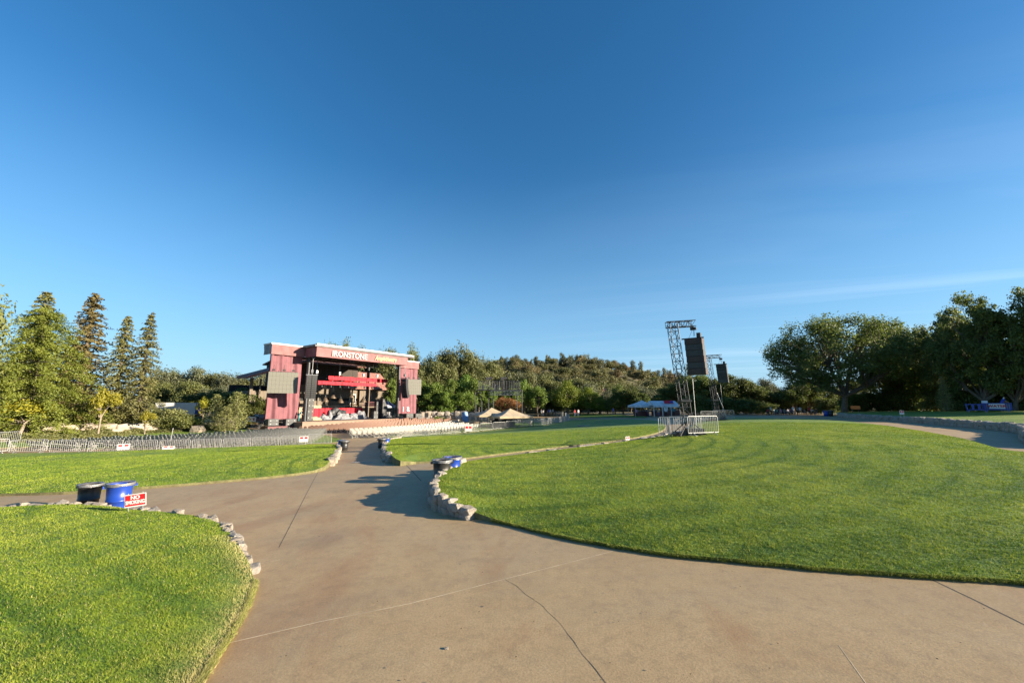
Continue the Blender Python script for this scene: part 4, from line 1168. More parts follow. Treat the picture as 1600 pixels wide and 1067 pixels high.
def gable(x0, x1, y0, y1, ze, zr, name='roof', rise_along='y'):
    m = MB(); t_ = .25
    if rise_along == 'y':
        ym = (y0 + y1) / 2
        for a, c in ((y0, ym), (y1, ym)):
            m.add([(x0, a, ze), (x1, a, ze), (x1, c, zr), (x0, c, zr), (x0, a, ze - t_), (x1, a, ze - t_), (x1, c, zr - t_), (x0, c, zr - t_)], [(0, 1, 2, 3), (7, 6, 5, 4), (0, 4, 5, 1), (1, 5, 6, 2), (2, 6, 7, 3), (3, 7, 4, 0)])
    else:
        xm = (x0 + x1) / 2
        for a, c in ((x0, xm), (x1, xm)):
            m.add([(a, y0, ze), (a, y1, ze), (c, y1, zr), (c, y0, zr), (a, y0, ze - t_), (a, y1, ze - t_), (c, y1, zr - t_), (c, y0, zr - t_)], [(0, 1, 2, 3), (7, 6, 5, 4), (0, 4, 5, 1), (1, 5, 6, 2), (2, 6, 7, 3), (3, 7, 4, 0)])
    return m.build(name, M['tiles'], lodge)
gable(LX0 - .3, LX1 + .8, -1.2, 11, 12.3, 13.4)
# right wing with visible tile roof and balcony
b = MB(); b.box((LX1 + 5.4, 4.5, 3.9), (9.5, 8, 7.8)); b.build('wall', M['siding'], lodge)
gable(15.5, 28.5, -.6, 10, 7.6, 11.6)
b = MB(); b.box((21, -1.2, 3.4), (9, 2.2, .25)); b.build('balcony_floor', M['siding'], lodge)
b = MB(); b.bar((16.6, -2.2, 4.5), (25.4, -2.2, 4.5), .1)
for k in range(45): b.bar((16.6 + .2 * k, -2.2, 3.5), (16.6 + .2 * k, -2.2, 4.5), .04)
b.build('balcony_rail', M['truckred'], lodge)
for x in (16.7, 20.9, 25.3):
    b = MB(); b.box((x, -2.1, 3.6), (.22, .22, 7.2)); b.build('balcony_post', M['siding'], lodge)
for x in (18.5, 22.5):
    f_ = MB(); f_.box((x, .46, 5.2), (1.5, .1, 2.0)); f_ = f_.build('window', M['white'], lodge); b = MB(); b.box((x, .42, 5.2), (1.3, .1, 1.8)); b.build('pane', M['glass'], f_)
# left wing: porch roof sloping, seen past the left screen
la = SP(382, 588, 14); lb = SP(424, 577, 14)
m = MB(); zA, zB = la[1], lb[1]; xA, xB = la[0], lb[0] + 6
zB = zA + (lb[1] - la[1]) / (lb[0] - la[0]) * (xB - xA)
m.add([(xA, -2.4, zA), (xB, -2.4, zB), (xB, 2.2, zB + .2), (xA, 2.2, zA + .2), (xA, -2.4, zA - .4), (xB, -2.4, zB - .4), (xB, 2.2, zB - .2), (xA, 2.2, zA - .2)], [(0, 1, 2, 3), (7, 6, 5, 4), (0, 4, 5, 1), (1, 5, 6, 2), (2, 6, 7, 3), (3, 7, 4, 0)])
m.build('roof', M['tiles'], lodge)
xw = SP(397, 600, 13)[0]
b = MB(); b.box(((xw + xB) / 2, 4.0, 3.2), (xB - xw, 9, 6.4)); b.box((xw + .25, -.4, 6.9), (.5, .3, 3.6))
for k in range(1, 7): b.box((xw + k * 1.7, -.4, 7.2), (.22, .2, 2.8))
b.build('wall', M['siding'], lodge)
b = MB(); b.box(((xw + xB) / 2, 8.4, 7.0), (xB - xw, .3, 1.4)); b.build('wall', M['dark'], lodge)

# ------------------------------------------------------------------ seats
C0 = SO + EX * (SW / 2) + EY * 4.5              # rows curve round this point
def chair_mesh(mt='chair'):
    b = MB(); b.box((0, .02, .44), (.40, .40, .04)); b.box((0, .25, .70), (.40, .03, .26), M=Matrix.Rotation(-.16, 3, 'X'))
    for sx in (-1, 1):
        b.bar((sx * .21, -.2, 0), (sx * .21, .27, .84), .032); b.bar((sx * .21, .24, 0), (sx * .21, -.16, .44), .032)
    b.bar((-.2, .2, .1), (.2, .2, .1), .025)
    return b.mesh('folding_chair', M[mt])
def seat_mesh():
    b = MB(); b.box((0, -.02, .44), (.46, .42, .07)); b.box((0, -.02, .2), (.1, .3, .42), mi=1); b.box((0, .0, .02), (.3, .4, .03), mi=1)
    pts = []
    for i in range(9): a = math.pi * i / 8; pts.append((.235 * math.cos(a), .70 + .17 * math.sin(a)))
    pts += [(-.22, .46), (.22, .46)]
    n = len(pts); vs = [(x, .22 + (z - .46) * .2, z) for x, z in pts] + [(x, .28 + (z - .46) * .2, z) for x, z in pts]
    b.add(vs, [tuple(range(n)), tuple(range(2 * n - 1, n - 1, -1))] + [(i, n + i, n + (i + 1) % n, (i + 1) % n) for i in range(n)])
    return b.mesh('stadium_seat', [M['seat'], M['seatleg']])
CH, ST = chair_mesh(), seat_mesh()
def bo(a): return float(np.interp(math.degrees(a), [-100, -64, -63.9, 6], [13.0, 20.0, 21.2, 21.2]))
def pol(x, y): return math.atan2(y - C0.y, x - C0.x), math.hypot(x - C0.x, y - C0.y)
def rows(r0, r1, dr, a0, a1, sp, ok, jit):
    out = []; r = r0
    while r < r1:
        n = int(r * (a1 - a0) / sp)
        for i in range(n):
            a = a0 + (a1 - a0) * (i + .5) / n
            x = C0.x + r * math.cos(a) + random.uniform(-jit, jit); y = C0.y + r * math.sin(a) + random.uniform(-jit, jit)
            if ok(x, y): out.append((x, y, a - R(90) + random.uniform(-jit, jit)))
        r += dr
    return out
BL = lawnB.B; fence = flat([(-60, 709), (0, 706), (200, 706), (300, 703.5), (400, 699.5), (519, 691.4)])
def left_ok(x, y):
    for a, b_ in zip(fence[:-1], fence[1:]):
        if a.x <= x <= b_.x: return y > a.y + (b_.y - a.y) * (x - a.x) / (b_.x - a.x) + .9
    return x > fence[-1].x and y > fence[-1].y and x < -19.0 - .12 * (y - 42)
rf = flat([(612, 683.5), (690, 678.0), (760, 671.5), (850, 663.6), (880, 658)])
def right_ok(x, y):
    for a, b_ in zip(rf[:-1], rf[1:]):
        if a.x <= x <= b_.x: return y > a.y + (b_.y - a.y) * (x - a.x) / (b_.x - a.x) + .35 and x < 3.5 and not (math.hypot(x - FO.x, y - FO.y) < 5.2)
    return x < rf[0].x and y > rf[0].y
FO = at(780, 660, 66)
def proj_y(x, y):
    d = Vector((x, y, h1(x, y) - CZ)); k = d.y * cp + d.z * sp
    return 800 + F * d.x / k, 533.5 - F * (-d.y * sp + d.z * cp) / k
def bank_ok(x, y):
    if not left_ok(x, y): return False
    if (Vector((x, y, 0)) - Vector((SO.x, SO.y, 0))).dot(EY) > -3.6: return False
    a, b_ = proj_y(x, y)
    return b_ > np.interp(a, [30, 130, 250, 390, 440, 470], [692.5, 685.5, 677, 669.6, 671, 672])
left = rows(13.5, 51, 1.25, R(-100), R(-72), .58, lambda x, y: bank_ok(x, y) and pol(x, y)[1] > bo(pol(x, y)[0]) + 1.4, .02) + rows(14.0, 51, 1.25, R(-178), R(-100.5), .58, bank_ok, .02)
right = rows(22.3, 48, 1.45, R(-64.5), R(-8), .60, right_ok, .02)
brown = rows(9.0, 21.4, 1.55, R(-100), R(6), .60, lambda x, y: (Vector((x, y, 0)) - Vector((SO.x, SO.y, 0))).dot(EY) < -4.4 and pol(x, y)[1] < bo(pol(x, y)[0]), .0)
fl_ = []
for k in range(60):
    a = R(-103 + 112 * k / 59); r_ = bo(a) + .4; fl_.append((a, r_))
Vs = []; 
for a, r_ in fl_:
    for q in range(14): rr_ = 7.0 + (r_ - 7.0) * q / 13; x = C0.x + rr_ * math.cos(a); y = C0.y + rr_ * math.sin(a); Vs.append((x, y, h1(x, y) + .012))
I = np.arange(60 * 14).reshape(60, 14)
tag(obj('seat_shade_sheet', mesh_np('seat_shade_sheet', Vs, np.stack([I[:-1, :-1], I[:-1, 1:], I[1:, 1:], I[1:, :-1]], -1).reshape(-1, 4), [plain('painted_seat_shade', (.06, .05, .047), .9, .25, 2)], True)), kind='structure')  # added dark sheet painting the shade under and between the brown seats
def seats(kind, lst, me, nmax, lab, cat, stuff_lab):
    lst = sorted(lst, key=lambda q: math.hypot(q[0], q[1]))
    for x, y, a, lb_, gr in lst[:nmax]:
        o = bpy.data.objects.new(kind, me); COL.objects.link(o); o.location = (x, y, h1(x, y)); o.rotation_euler = (0, 0, a)
        tag(o, lb_, cat, gr)
    rest = lst[nmax:]
    if rest:
        co = np.array([v.co[:] for v in me.vertices]); Vs = []; 
        zs = H([q[0] for q in rest], [q[1] for q in rest])
        bm_f = [tuple(p.vertices) for p in me.polygons]; bm_m = [p.material_index for p in me.polygons]; Fs = []; Ms = []
        for k, (q, z_) in enumerate(zip(rest, zs)):
            c, s_ = math.cos(q[2]), math.sin(q[2]); w = co.copy()
            w[:, 0] = co[:, 0] * c - co[:, 1] * s_ + q[0]; w[:, 1] = co[:, 0] * s_ + co[:, 1] * c + q[1]; w[:, 2] += z_
            Vs.append(w); Fs += [tuple(i + k * len(co) for i in f) for f in bm_f]; Ms += bm_m
        m2 = bpy.data.meshes.new(kind); m2.from_pydata(np.concatenate(Vs).tolist(), [], Fs)
        for mt in me.materials: m2.materials.append(mt)
        m2.polygons.foreach_set('material_index', Ms); m2.update()
        tag(obj(kind, m2), stuff_lab, cat, kind='stuff')
LL = 'folding chair coloured grey for shade in the curved rows on grass behind the left barriers'; LR = 'white folding chair in the curved rows behind the middle lawn'
seats('folding_chair', [(*q, LL, 'folding chairs on the left') for q in left], chair_mesh('greychair'), 170, None, 'chair', 'remaining rows of folding chairs coloured grey for shade on the left further towards the stage')
seats('folding_chair', [(*q, LR, 'folding chairs in the middle') for q in right], CH, 130, None, 'chair', 'remaining rows of white folding chairs in the middle further towards the stage')
LBn = 'brown fixed stadium seat with rounded back in the curved rows before the stage'
seats('stadium_seat', [(*q, LBn, 'brown seats before the stage') for q in brown], ST, 300, None, 'seat', 'remaining rows of brown stadium seats close to the stage')
print('seats', len(left), len(right), len(brown))

# ------------------------------------------------------------------ front of house tower, canopies, tents
fo = at(780, 661, 74); fz = h1(fo.x, fo.y)
fl = at(748, 640, 74).x; fr = at(812, 640, 74).x; fw = fr - fl; ptz = at(780, 609, 74).z - fz; rlz = at(780, 595.5, 74).z - fz
tw = thing('lighting_scaffold', 'dark scaffold tower with railed top platform and two follow spots behind the tan canopies', 'scaffold', ((fl + fr) / 2, 74, fz), .02)
for sx, w_ in ((-.5, 1.1), (-.20, .9), (.5, .9)):
    for sy in (-1.2, 1.4):
        m = MB()
        for dx in (-.5, .5):
            m.tube((sx * fw + dx * w_, sy, 0), (sx * fw + dx * w_, sy, ptz), .045, n=5)
        n = 6
        for k in range(n):
            m.bar((sx * fw - .5 * w_, sy, ptz * (k + .5) / n), (sx * fw + .5 * w_, sy, ptz * (k + .5) / n), .06)
            if k % 2: m.bar((sx * fw - .5 * w_, sy, ptz * k / n), (sx * fw + .5 * w_, sy, ptz * (k + 1) / n), .04)
        m.build('leg', M['steel'], tw)
b = MB(); b.box((0, .1, ptz - .08), (fw + .8, 3.2, .12)); b.build('platform', M['deck'], tw)
tm = truss_mb(fw * .72, .75, 9, .045, .025).build('truss', M['alu'], tw); tm.rotation_euler = (0, R(90), 0); tm.location = (-.2 * fw, -1.5, ptz - .62)
b = MB()
for sy in (-1.45, 1.55):
    for z in (ptz + .55, rlz): b.tube((-fw / 2, sy, z), (fw / 2, sy, z), .035, n=5)
    for k in range(25): b.tube((-fw / 2 + fw * k / 24, sy, ptz), (-fw / 2 + fw * k / 24, sy, rlz), .026 if k % 4 else .045, n=5)
for sx in (-1, 1):
    for z in (ptz + .55, rlz): b.tube((sx * fw / 2, -1.45, z), (sx * fw / 2, 1.55, z), .035, n=5)
b.build('railing', M['steel'], tw)
for px_, lab in ((764, 'left follow spot on top of the scaffold tower'), (787, 'right follow spot on top of the scaffold tower')):
    q = at(px_, 592, 73.6); t = thing('follow_spot', lab, 'spotlight', (q.x, q.y, fz + ptz), .25)
    b = MB(); b.tube((-.62, 0, rlz - ptz + .42), (.62, 0, rlz - ptz + .5), .24, .3, n=12); b.box((-.3, 0, rlz - ptz + .42), (.6, .42, .5)); b.build('lamp_body', M['speaker'], t)
    b = MB(); b.tube((0, 0, 0), (0, 0, rlz - ptz + .25), .06, n=6)
    for a in (0, 2.1, 4.2): b.bar((0, 0, .5), (.5 * math.cos(a), .5 * math.sin(a), .01), .05)
    b.build('stand', M['steel'], t)
for px_ in (755, 774, 778):
    q = at(px_, 605, 73); t = MB(); t.box((0, 0, .35), (.3, .3, .7)); t.box((0, 0, .82), (.2, .2, .2)); o = t.build('dimmer_box', M['tarp']); o.location = (q.x, q.y, fz + ptz)
    tag(o, {755: 'leftmost small grey box on the scaffold platform', 774: 'middle small grey box on the scaffold platform', 778: 'rightmost small grey box on the scaffold platform'}[px_], 'box')
q = at(768, 655, 68.5); z_ = h1(q.x, q.y); canopy('pop_up_canopy', 'rear tan canopy half hidden behind the other one by the scaffold', (q.x, q.y, z_), .35, 5.6, 5.0, at(768, 648, 68.5).z - z_, at(768, 638.5, 68.5).z - z_ + .2, 'tan', 'steel')
q = at(797, 660, 66); z_ = h1(q.x, q.y); canopy('pop_up_canopy', 'front tan canopy over the mixing desk in the chair rows', (q.x, q.y, z_), .42, 5.8, 5.4, at(797, 650, 66).z - z_, at(797, 639, 66).z - z_ + .1, 'tan', 'steel')
q = at(785, 662, 66); zq = h1(q.x, q.y)
t = thing('mixing_desk', 'black mixing desk under the tan canopies', 'mixing desk', (q.x, q.y, zq), .35)
b = MB(); b.box((0, 0, .45), (4.0, 1.0, .9)); b.build('flight_case', M['deck'], t)
b = MB(); b.box((0, .1, 1.02), (3.6, .8, .12), M=Matrix.Rotation(.2, 3, 'X')); b.box((-.9, .4, 1.25), (.6, .1, .4)); b.box((.6, .4, 1.25), (.6, .1, .4)); b.build('console', M['speaker'], t)
q = at(726, 658, 70); t = thing('blue_banner', 'tall pale blue banner on a pole among the middle chairs', 'banner', (q.x, q.y, h1(q.x, q.y)), .2)
b = MB(); b.grid(lambda u, v: (-.5 + 1.0 * u + .25 * (1 - v), .12 * math.sin(u * 6 + v * 2), .5 + 1.75 * v), 8, 8); b.build('cloth', plain('pale_blue_cloth', (.16, .28, .50), .7), t)
b = MB(); b.tube((-.5, .1, 0), (-.5, .1, 2.4), .04, n=6); b.build('pole', M['steel'], t)
q = at(666, 660, 72); t = thing('notice_stand', 'dark notice board on a thin post by the brown seats', 'sign', (q.x, q.y, h1(q.x, q.y)), .2)
b = MB(); b.box((0, -.05, 1.5), (.7, .06, .8)); b.build('board', M['speaker'], t); b = MB(); b.tube((0, 0, 0), (0, 0, 1.7), .03, n=5); b.box((0, 0, .02), (.5, .5, .04)); b.build('post', M['steel'], t)
# thin pole in the left seats
q = at(266, 689, 41); b = MB(); b.tube((0, 0, 0), (.12, 0, 1.9), .035, n=6); b.tube((0, 0, 0), (0, 0, .06), .2, n=10); b.tube((.12, 0, 1.9), (.12, 0, 1.98), .05, n=6); o = b.build('thin_pole', M['galv']); o.location = (q.x, q.y, h1(q.x, q.y)); tag(o, 'thin grey pole standing among the chairs behind the left barriers', 'pole')
# white tents
def marquee(px0, px1, pe, pp, pbase, Y, label, board=None):
    a = at(px0, pbase, Y); b_ = at(px1, pbase, Y); w = b_.x - a.x; z0 = h1((a.x + b_.x) / 2, Y); e = at(px0, pe, Y).z - z0; p = at(px0, pp, Y).z - z0
    return w, z0, e, p, (a.x + b_.x) / 2
w, z0, e, p, xm = marquee(991, 1026, 633.5, 625, 648, 84, '')
canopy('white_tent', 'white peaked tent on the left of the pair beside the far path', (xm, 86, z0), .05, w, 4.5, e, p, 'tent', 'white', None, .4)
w, z0, e, p, xm = marquee(1020, 1062, 633.5, 626, 648, 82, '')
t = thing('white_tent', 'long white gable tent with a small red and blue sign beside the far path', 'tent', (xm, 84, z0), .05)
b = MB(); D_ = 4.5
b.grid(lambda u, v: (-w / 2 + w * u, -D_ / 2 + D_ / 2 * v, e + (p - e) * (v ** .85)), 8, 6); b.grid(lambda u, v: (-w / 2 + w * u, D_ / 2 - D_ / 2 * v, e + (p - e) * (v ** .85)), 8, 6)
b.grid(lambda u, v: (-w / 2 + w * u, -D_ / 2, e - .35 * v), 8, 1)
b.add([(w / 2, -D_ / 2, e), (w / 2, D_ / 2, e), (w / 2, 0, p)], [(0, 1, 2)]); b.add([(-w / 2, -D_ / 2, e), (-w / 2, D_ / 2, e), (-w / 2, 0, p)], [(0, 1, 2)])
b.build('roof', M['tent'], t)
for k in range(4):
    for sy in (-1, 1): b = MB(); x = (-.5 + k / 3) * (w - .1); b.bar((x, sy * (D_ / 2 - .05), -.2), (x, sy * (D_ / 2 - .05), e), .12); b.build('leg', M['white'], t)
b = MB(); b.box((w * .12, -D_ / 2 + .55, e + .72), (1.9, .06, .75), M=Matrix.Rotation(-.7, 3, 'X')); b.build('sign_board', M['red'], t)
b = MB(); b.box((w * .12 + .55, -D_ / 2 + .5, e + .70), (.7, .06, .45), M=Matrix.Rotation(-.7, 3, 'X')); b.build('sign_patch', M['blue'], t)
b = MB(); b.box((-w * .05, -D_ / 2 - .05, e - .75), (.8, .05, .7)); b.build('hanging_board', M['white'], t)
for k, (px_, lab) in enumerate(((1002, 'counter draped in dark red under the left white tent'), (1030, 'left counter draped in dark red under the long white tent'), (1050, 'right counter draped in dark red under the long white tent'))):
    q = at(px_, 647, 84 if k else 86); t = thing('serving_counter', lab, 'counter', (q.x, q.y, h1(q.x, q.y)), .05)
    b = MB(); b.box((0, 0, .5), (3.0, .7, 1.0)); b.build('skirt', M['truckred'], t); b = MB(); b.box((0, 0, 1.03), (3.1, .8, .06)); b.box((.6, 0, 1.2), (.5, .4, .3)); b.box((-.7, 0, 1.16), (.7, .4, .22)); b.build('top', M['tarp'], t)

# water cart, upper lawn
def upper(px, py, Y): q = at(px, py, Y); return Vector((q.x, q.y, float(lawnF.z(q.x, q.y)[0])))
q = upper(1559, 645, 49); t = thing('water_cart', 'blue drinks cart with a white WATER sign on the upper right lawn', 'cart', q, -.85)
b = MB(); b.box((0, 0, .62), (2.3, .9, .75)); b.box((0, 0, 1.02), (2.4, 1.0, .08)); b.box((0, 0, .24), (2.2, .8, .06)); b.build('body', M['blue'], t)
b = MB(); b.box((0, -.47, .68), (1.25, .03, .60)); b.build('sign_board', M['white'], t)
put_text(t, 'WATER', .42, (0, -.50, .68), 'red', bold=.015)
for sx in (-.95, -.78, .78, .95): b = MB(); b.box((sx, -.465, .66), (.07, .03, .6)); b.build('panel_rib', M['tarp'], t)
for sx in (-.85, .85):
    for sy in (-.35, .35): b = MB(); b.tube((sx, sy - .05, .14), (sx, sy + .05, .14), .14, n=12); b.build('wheel', M['tarp'], t)
b = MB(); b.box((-.9, .1, 1.2), (.5, .5, .28)); b.build('cooler_box', M['tent'], t)
q = upper(1527, 645, 49.5); t = thing('folding_crate', 'empty blue cart frame left of the water cart', 'cart', q, -.8)
b = MB()
for x in (-.75, .75):
    for y in (-.35, .35): b.bar((x, y, .12), (x - .1, y, 1.05), .10)
for z in (.3, .95):
    for y in (-.35, .35): b.bar((-.8, y, z), (.75, y, z), .10)
    for x in (-.78, .75): b.bar((x, -.35, z), (x, .35, z), .1)
for x in (-.3, .2): b.bar((x, -.35, .3), (x, -.35, .95), .22)
b.box((0, 0, .3), (1.5, .7, .06)); b.build('frame', M['blue'], t)
for x in (-.7, .7):
    for y in (-.35, .35): b = MB(); b.tube((x, y - .04, .1), (x, y + .04, .1), .1, n=10); b.build('wheel', M['tarp'], t)
q = upper(1337, 641, 62); t = thing('orange_sign', 'orange rectangular sign on two posts behind the right stone wall', 'sign', q, -.5)
b = MB(); b.box((0, 0, .78), (1.15, .05, .52)); b.build('board', M['orange'], t)
for sx in (-.4, .4): b = MB(); b.box((sx, .05, .4), (.06, .05, .85)); b.build('post', M['steel'], t)
# caution boards and pickup left of the stage
for px_, lab in ((388.5, 'left white notice over a yellow board beside the left stage barriers'), (395, 'right white notice over a yellow board beside the left stage barriers')):
    q = at(px_, 668, 64); t = thing('notice_board', lab, 'sign', (q.x, q.y, h1(q.x, q.y)), .5); t.rotation_euler[1] = .03
    b = MB(); b.box((0, 0, 1.35), (.6, .05, .75)); b.build('board', M['white'], t); b = MB(); b.box((0, -.03, 1.35), (.18, .02, .4)); b.build('red_mark', M['red'], t)
    b = MB(); b.box((0, -.0, .75), (.7, .06, .4)); b.build('yellow_board', M['yellow'], t)
    for sx in (-.22, .22): b = MB(); b.box((sx, .06, .8), (.05, .04, 1.6)); b.build('post', M['steel'], t)
q = at(407, 662, 66.5); t = thing('pickup_truck', 'dark red pickup truck parked behind the left stage curtain', 'truck', (q.x, q.y, h1(q.x, q.y)), R(60))
b = MB(); b.box((0, 0, .85), (1.9, 5.2, .7)); b.box((0, 1.9, 1.05), (1.75, 1.3, .5)); b.build('body', M['truckred'], t)
b = MB(); b.box((0, -.1, 1.55), (1.75, 1.9, .75), taper=.84); b.build('cab', M['truckred'], t)
b = MB(); b.box((0, -.1, 1.56), (1.70, 1.96, .5), taper=.86); b.box((0, -.1, 1.56), (1.79, 1.6, .5), taper=.86); b.build('window', M['glass'], t)
b = MB(); b.box((0, -2.66, .78), (1.7, .1, .42)); b.box((0, -2.7, .45), (1.9, .12, .2)); b.build('grille', M['chrome'], t)
for sx in (-.75, .75): b = MB(); b.box((sx, -2.64, .95), (.35, .1, .22)); b.build('headlight', M['tarp'], t)
for sx in (-.9, .9):
    for sy in (-1.7, 1.6):
        b = MB(); b.tube((sx - .12, sy, .38), (sx + .12, sy, .38), .38, n=16); wv = b.build('wheel', M['rubber'], t); b = MB(); b.tube((sx - .13, sy, .38), (sx + .13, sy, .38), .2, n=10); b.build('rim', M['chrome'], wv)
# white trailer beyond the left garden
q = at(279, 640, 66); t = thing('white_trailer', 'white box trailer roof showing beyond the left garden shrubs', 'trailer', (q.x, q.y, at(279, 641, 66).z - 1.2), R(14)); t.scale = (.84, .84, .84)
b = MB(); b.box((0, 0, 1.75), (6.6, 2.4, 2.3)); b.build('box', M['roofwhite'], t)
b = MB(); b.box((3.32, 0, 1.75), (.05, 2.2, 2.1)); b.build('door', M['tentblue'], t)
b = MB(); b.box((0, 0, .5), (6.4, 2.2, .2)); b.build('chassis', M['steel'], t)
for sx in (-1, 0): b = MB(); b.tube((sx, -1.2, .4), (sx, -.95, .4), .4, n=14); b.build('wheel', M['rubber'], t)
# drain plates
for px_, py_, w_, lab in ((912, 668, 1.6, 'flat pale plate set in the grass of the middle lawn'), (1236, 655.5, 2.2, 'flat pale plate set in the far edge of the big right lawn')):
    q = g(px_, py_); L_ = lawnC if px_ < 1000 else lawnE; zz2 = float(L_.z(q.x, q.y)[0]); b = MB(); b.box((0, 0, .03), (w_, .8, .06)); b.box((0, 0, .065), (w_ * .8, .6, .012)); o = b.build('drain_cover', M['tarp']); o.location = (q.x, q.y, zz2 + .01); tag(o, lab, 'cover')
q = g(568, 722); b = MB(); b.box((0, 0, .01), (1.1, .12, .02)); b.box((0, 0, .022), (1.0, .08, .006)); o = b.build('floor_plate', M['tarp']); o.location = (q.x, q.y, h1(q.x, q.y) - .02); tag(o, 'thin pale metal strip lying on the aisle path', 'plate')
for px_, py_, s_ in ((397, 881, .018), (698, 1010, .02), (520, 717, .04), (842, 760, .03)):
    q = g(px_, py_); me = random.choice(ROCK['granite']); o = obj('pebble', me); o.location = (q.x, q.y, h1(q.x, q.y) - .015); o.scale = (s_ * 2, s_ * 1.6, s_); tag(o, 'small pale pebble lying loose on the concrete path', 'pebble', 'pebbles on the path')

# ------------------------------------------------------------------ people
def person_base(pose):
    V = []; E = []; Rr = []
    def n(p, r, parent=None):
        V.append(p); Rr.append(r)
        if parent is not None: E.append((parent, len(V) - 1))
        return len(V) - 1
    sit = pose == 'sit'; hz = .52 if sit else .95; lean = .35 if pose == 'bend' else .05
    pel = n((0, 0, hz), .15); sp1 = n((0, -lean * .25, hz + .22), .14, pel); ch = n((0, -lean * .6, hz + .42), .165, sp1); nk = n((0, -lean * .75, hz + .56), .06, ch)
    hd0 = n((0, -lean * .85 - .01, hz + .64), .085, nk); hd = n((0, -lean * .9 - .02, hz + .73), .10, hd0); n((0, -lean * .9 - .01, hz + .80), .07, hd); n((0, -lean * .9 - .125, hz + .71), .018, hd)
    for s in (-1, 1):
        sh = n((s * .18, -lean * .65, hz + .5), .065, ch)
        el = n((s * .25, -lean * .6 - (.12 if sit or lean > .2 else .0), hz + .24), .046, sh)
        wr = n((s * .22, -lean * .6 - (.32 if sit else .28 if lean > .2 else .08), hz + (.16 if sit or lean > .2 else .0)), .03, el)
        pm = n((s * .21, V[wr][1] - .06, V[wr][2] - .04), .036, wr)
        for k in range(4):
            f = n((s * .21 + (k - 1.5) * .018, V[pm][1] - .045, V[pm][2] - .05), .009, pm); n((s * .21 + (k - 1.5) * .019, V[pm][1] - .05 - .01 * (k % 2), V[pm][2] - .085), .007, f)
        th = n((s * .165, V[pm][1] - .02, V[pm][2] - .03), .010, wr); n((s * .16, V[pm][1] - .045, V[pm][2] - .055), .008, th)
        hp = n((s * .09, 0, hz - .06), .10, pel)
        kn = n((s * .12, -.42 if sit else -.02 * s, .50 if sit else .50), .065, hp)
        an = n((s * .12, -.40 if sit else .03 + .06 * s, .09), .04, kn); n((s * .13, V[an][1] - .15, .035), .034, an)
    me = bpy.data.meshes.new('person'); me.from_pydata(V, E, []); o = bpy.data.objects.new('person_tmp', me); COL.objects.link(o)
    sk = o.modifiers.new('skin', 'SKIN'); sk.use_smooth_shade = True
    for i, r in enumerate(Rr): me.skin_vertices[0].data[i].radius = (r, r)
    me.skin_vertices[0].data[0].use_root = True
    sb = o.modifiers.new('sub', 'SUBSURF'); sb.levels = 1
    m2 = bpy.data.meshes.new_from_object(o.evaluated_get(bpy.context.evaluated_depsgraph_get())); bpy.data.objects.remove(o)
    for p in m2.polygons:
        c = p.center; p.use_smooth = True
        arm = abs(c.x) > .19 and c.z < hz + .34 and c.z > .12
        if c.z > hz + .57: p.material_index = 3 if (c.z > hz + .745 or c.y > -lean * .9 + .03) else 0
        elif arm: p.material_index = 0
        elif c.z > hz + .02 and not (sit and c.y < -.16): p.material_index = 1
        elif c.z < .085: p.material_index = 3
        else: p.material_index = 2
    return m2
PB = {k: person_base(k) for k in ('stand', 'sit', 'bend')}
M['skin'] = plain('skin', (.42, .25, .17), .5, .1, 6); M['hair'] = plain('dark_hair', (.03, .02, .014), .6, .2, 8)
CLO = {k: plain(k + '_clothing', c, .8, .12, 3) for k, c in (('white', (.62, .62, .62)), ('blue', (.02, .05, .32)), ('red', (.42, .03, .03)), ('pink', (.55, .22, .3)), ('black', (.02, .02, .022)), ('denim', (.05, .08, .16)), ('khaki', (.3, .24, .15)), ('grey', (.22, .22, .23)), ('teal', (.03, .2, .22)))}
PCACHE = {}
def person(p, rz, pose, top, bottom, label, group=None, hair='hair'):
    k = (pose, top, bottom, hair)
    if k not in PCACHE:
        me = PB[pose].copy()
        for m in (M['skin'], CLO[top], CLO[bottom], M['hair'] if hair == 'hair' else CLO['white']): me.materials.append(m)
        PCACHE[k] = me
    o = obj('person', PCACHE[k]); o.location = p; o.rotation_euler = (0, 0, rz); return tag(o, label, 'person', group)
def gp(px, py, Y): q = at(px, py, Y); return Vector((q.x, q.y, h1(q.x, q.y) - .02))
person(gp(882, 656, 92), .5, 'stand', 'black', 'black', 'person in black standing alone inside the barriers past the canopies')
person(upper(1567, 645, 50.2), 1.2, 'bend', 'blue', 'black', 'person in blue with a white cap leaning over the water cart', hair='white')
for i, (px_, tp_, bt_, lab) in enumerate(((846, 'white', 'black', 'person in white shirt at the left of the group by the dark trees'), (849, 'white', 'denim', 'person in white shirt and jeans beside the leftmost one of the group by the trees'), (857, 'blue', 'black', 'person in blue shirt in the group by the dark trees'),
                                          (860, 'white', 'khaki', 'person in white shirt and khaki trousers in the group by the trees'), (864, 'white', 'black', 'person in white at the right of the group by the dark trees'))):
    person(gp(px_, 650.5, 98 + i * .7), random.uniform(-1, 1), 'stand', tp_, bt_, lab, 'group of people by the dark trees')
for px_, tp_, lab in ((898, 'red', 'person in red walking behind the far barriers'), (903.5, 'white', 'person in white walking behind the far barriers'), (958, 'blue', 'person in blue standing left of the white tents')):
    person(gp(px_, 648, 95), .3, 'stand', tp_, 'denim', lab)
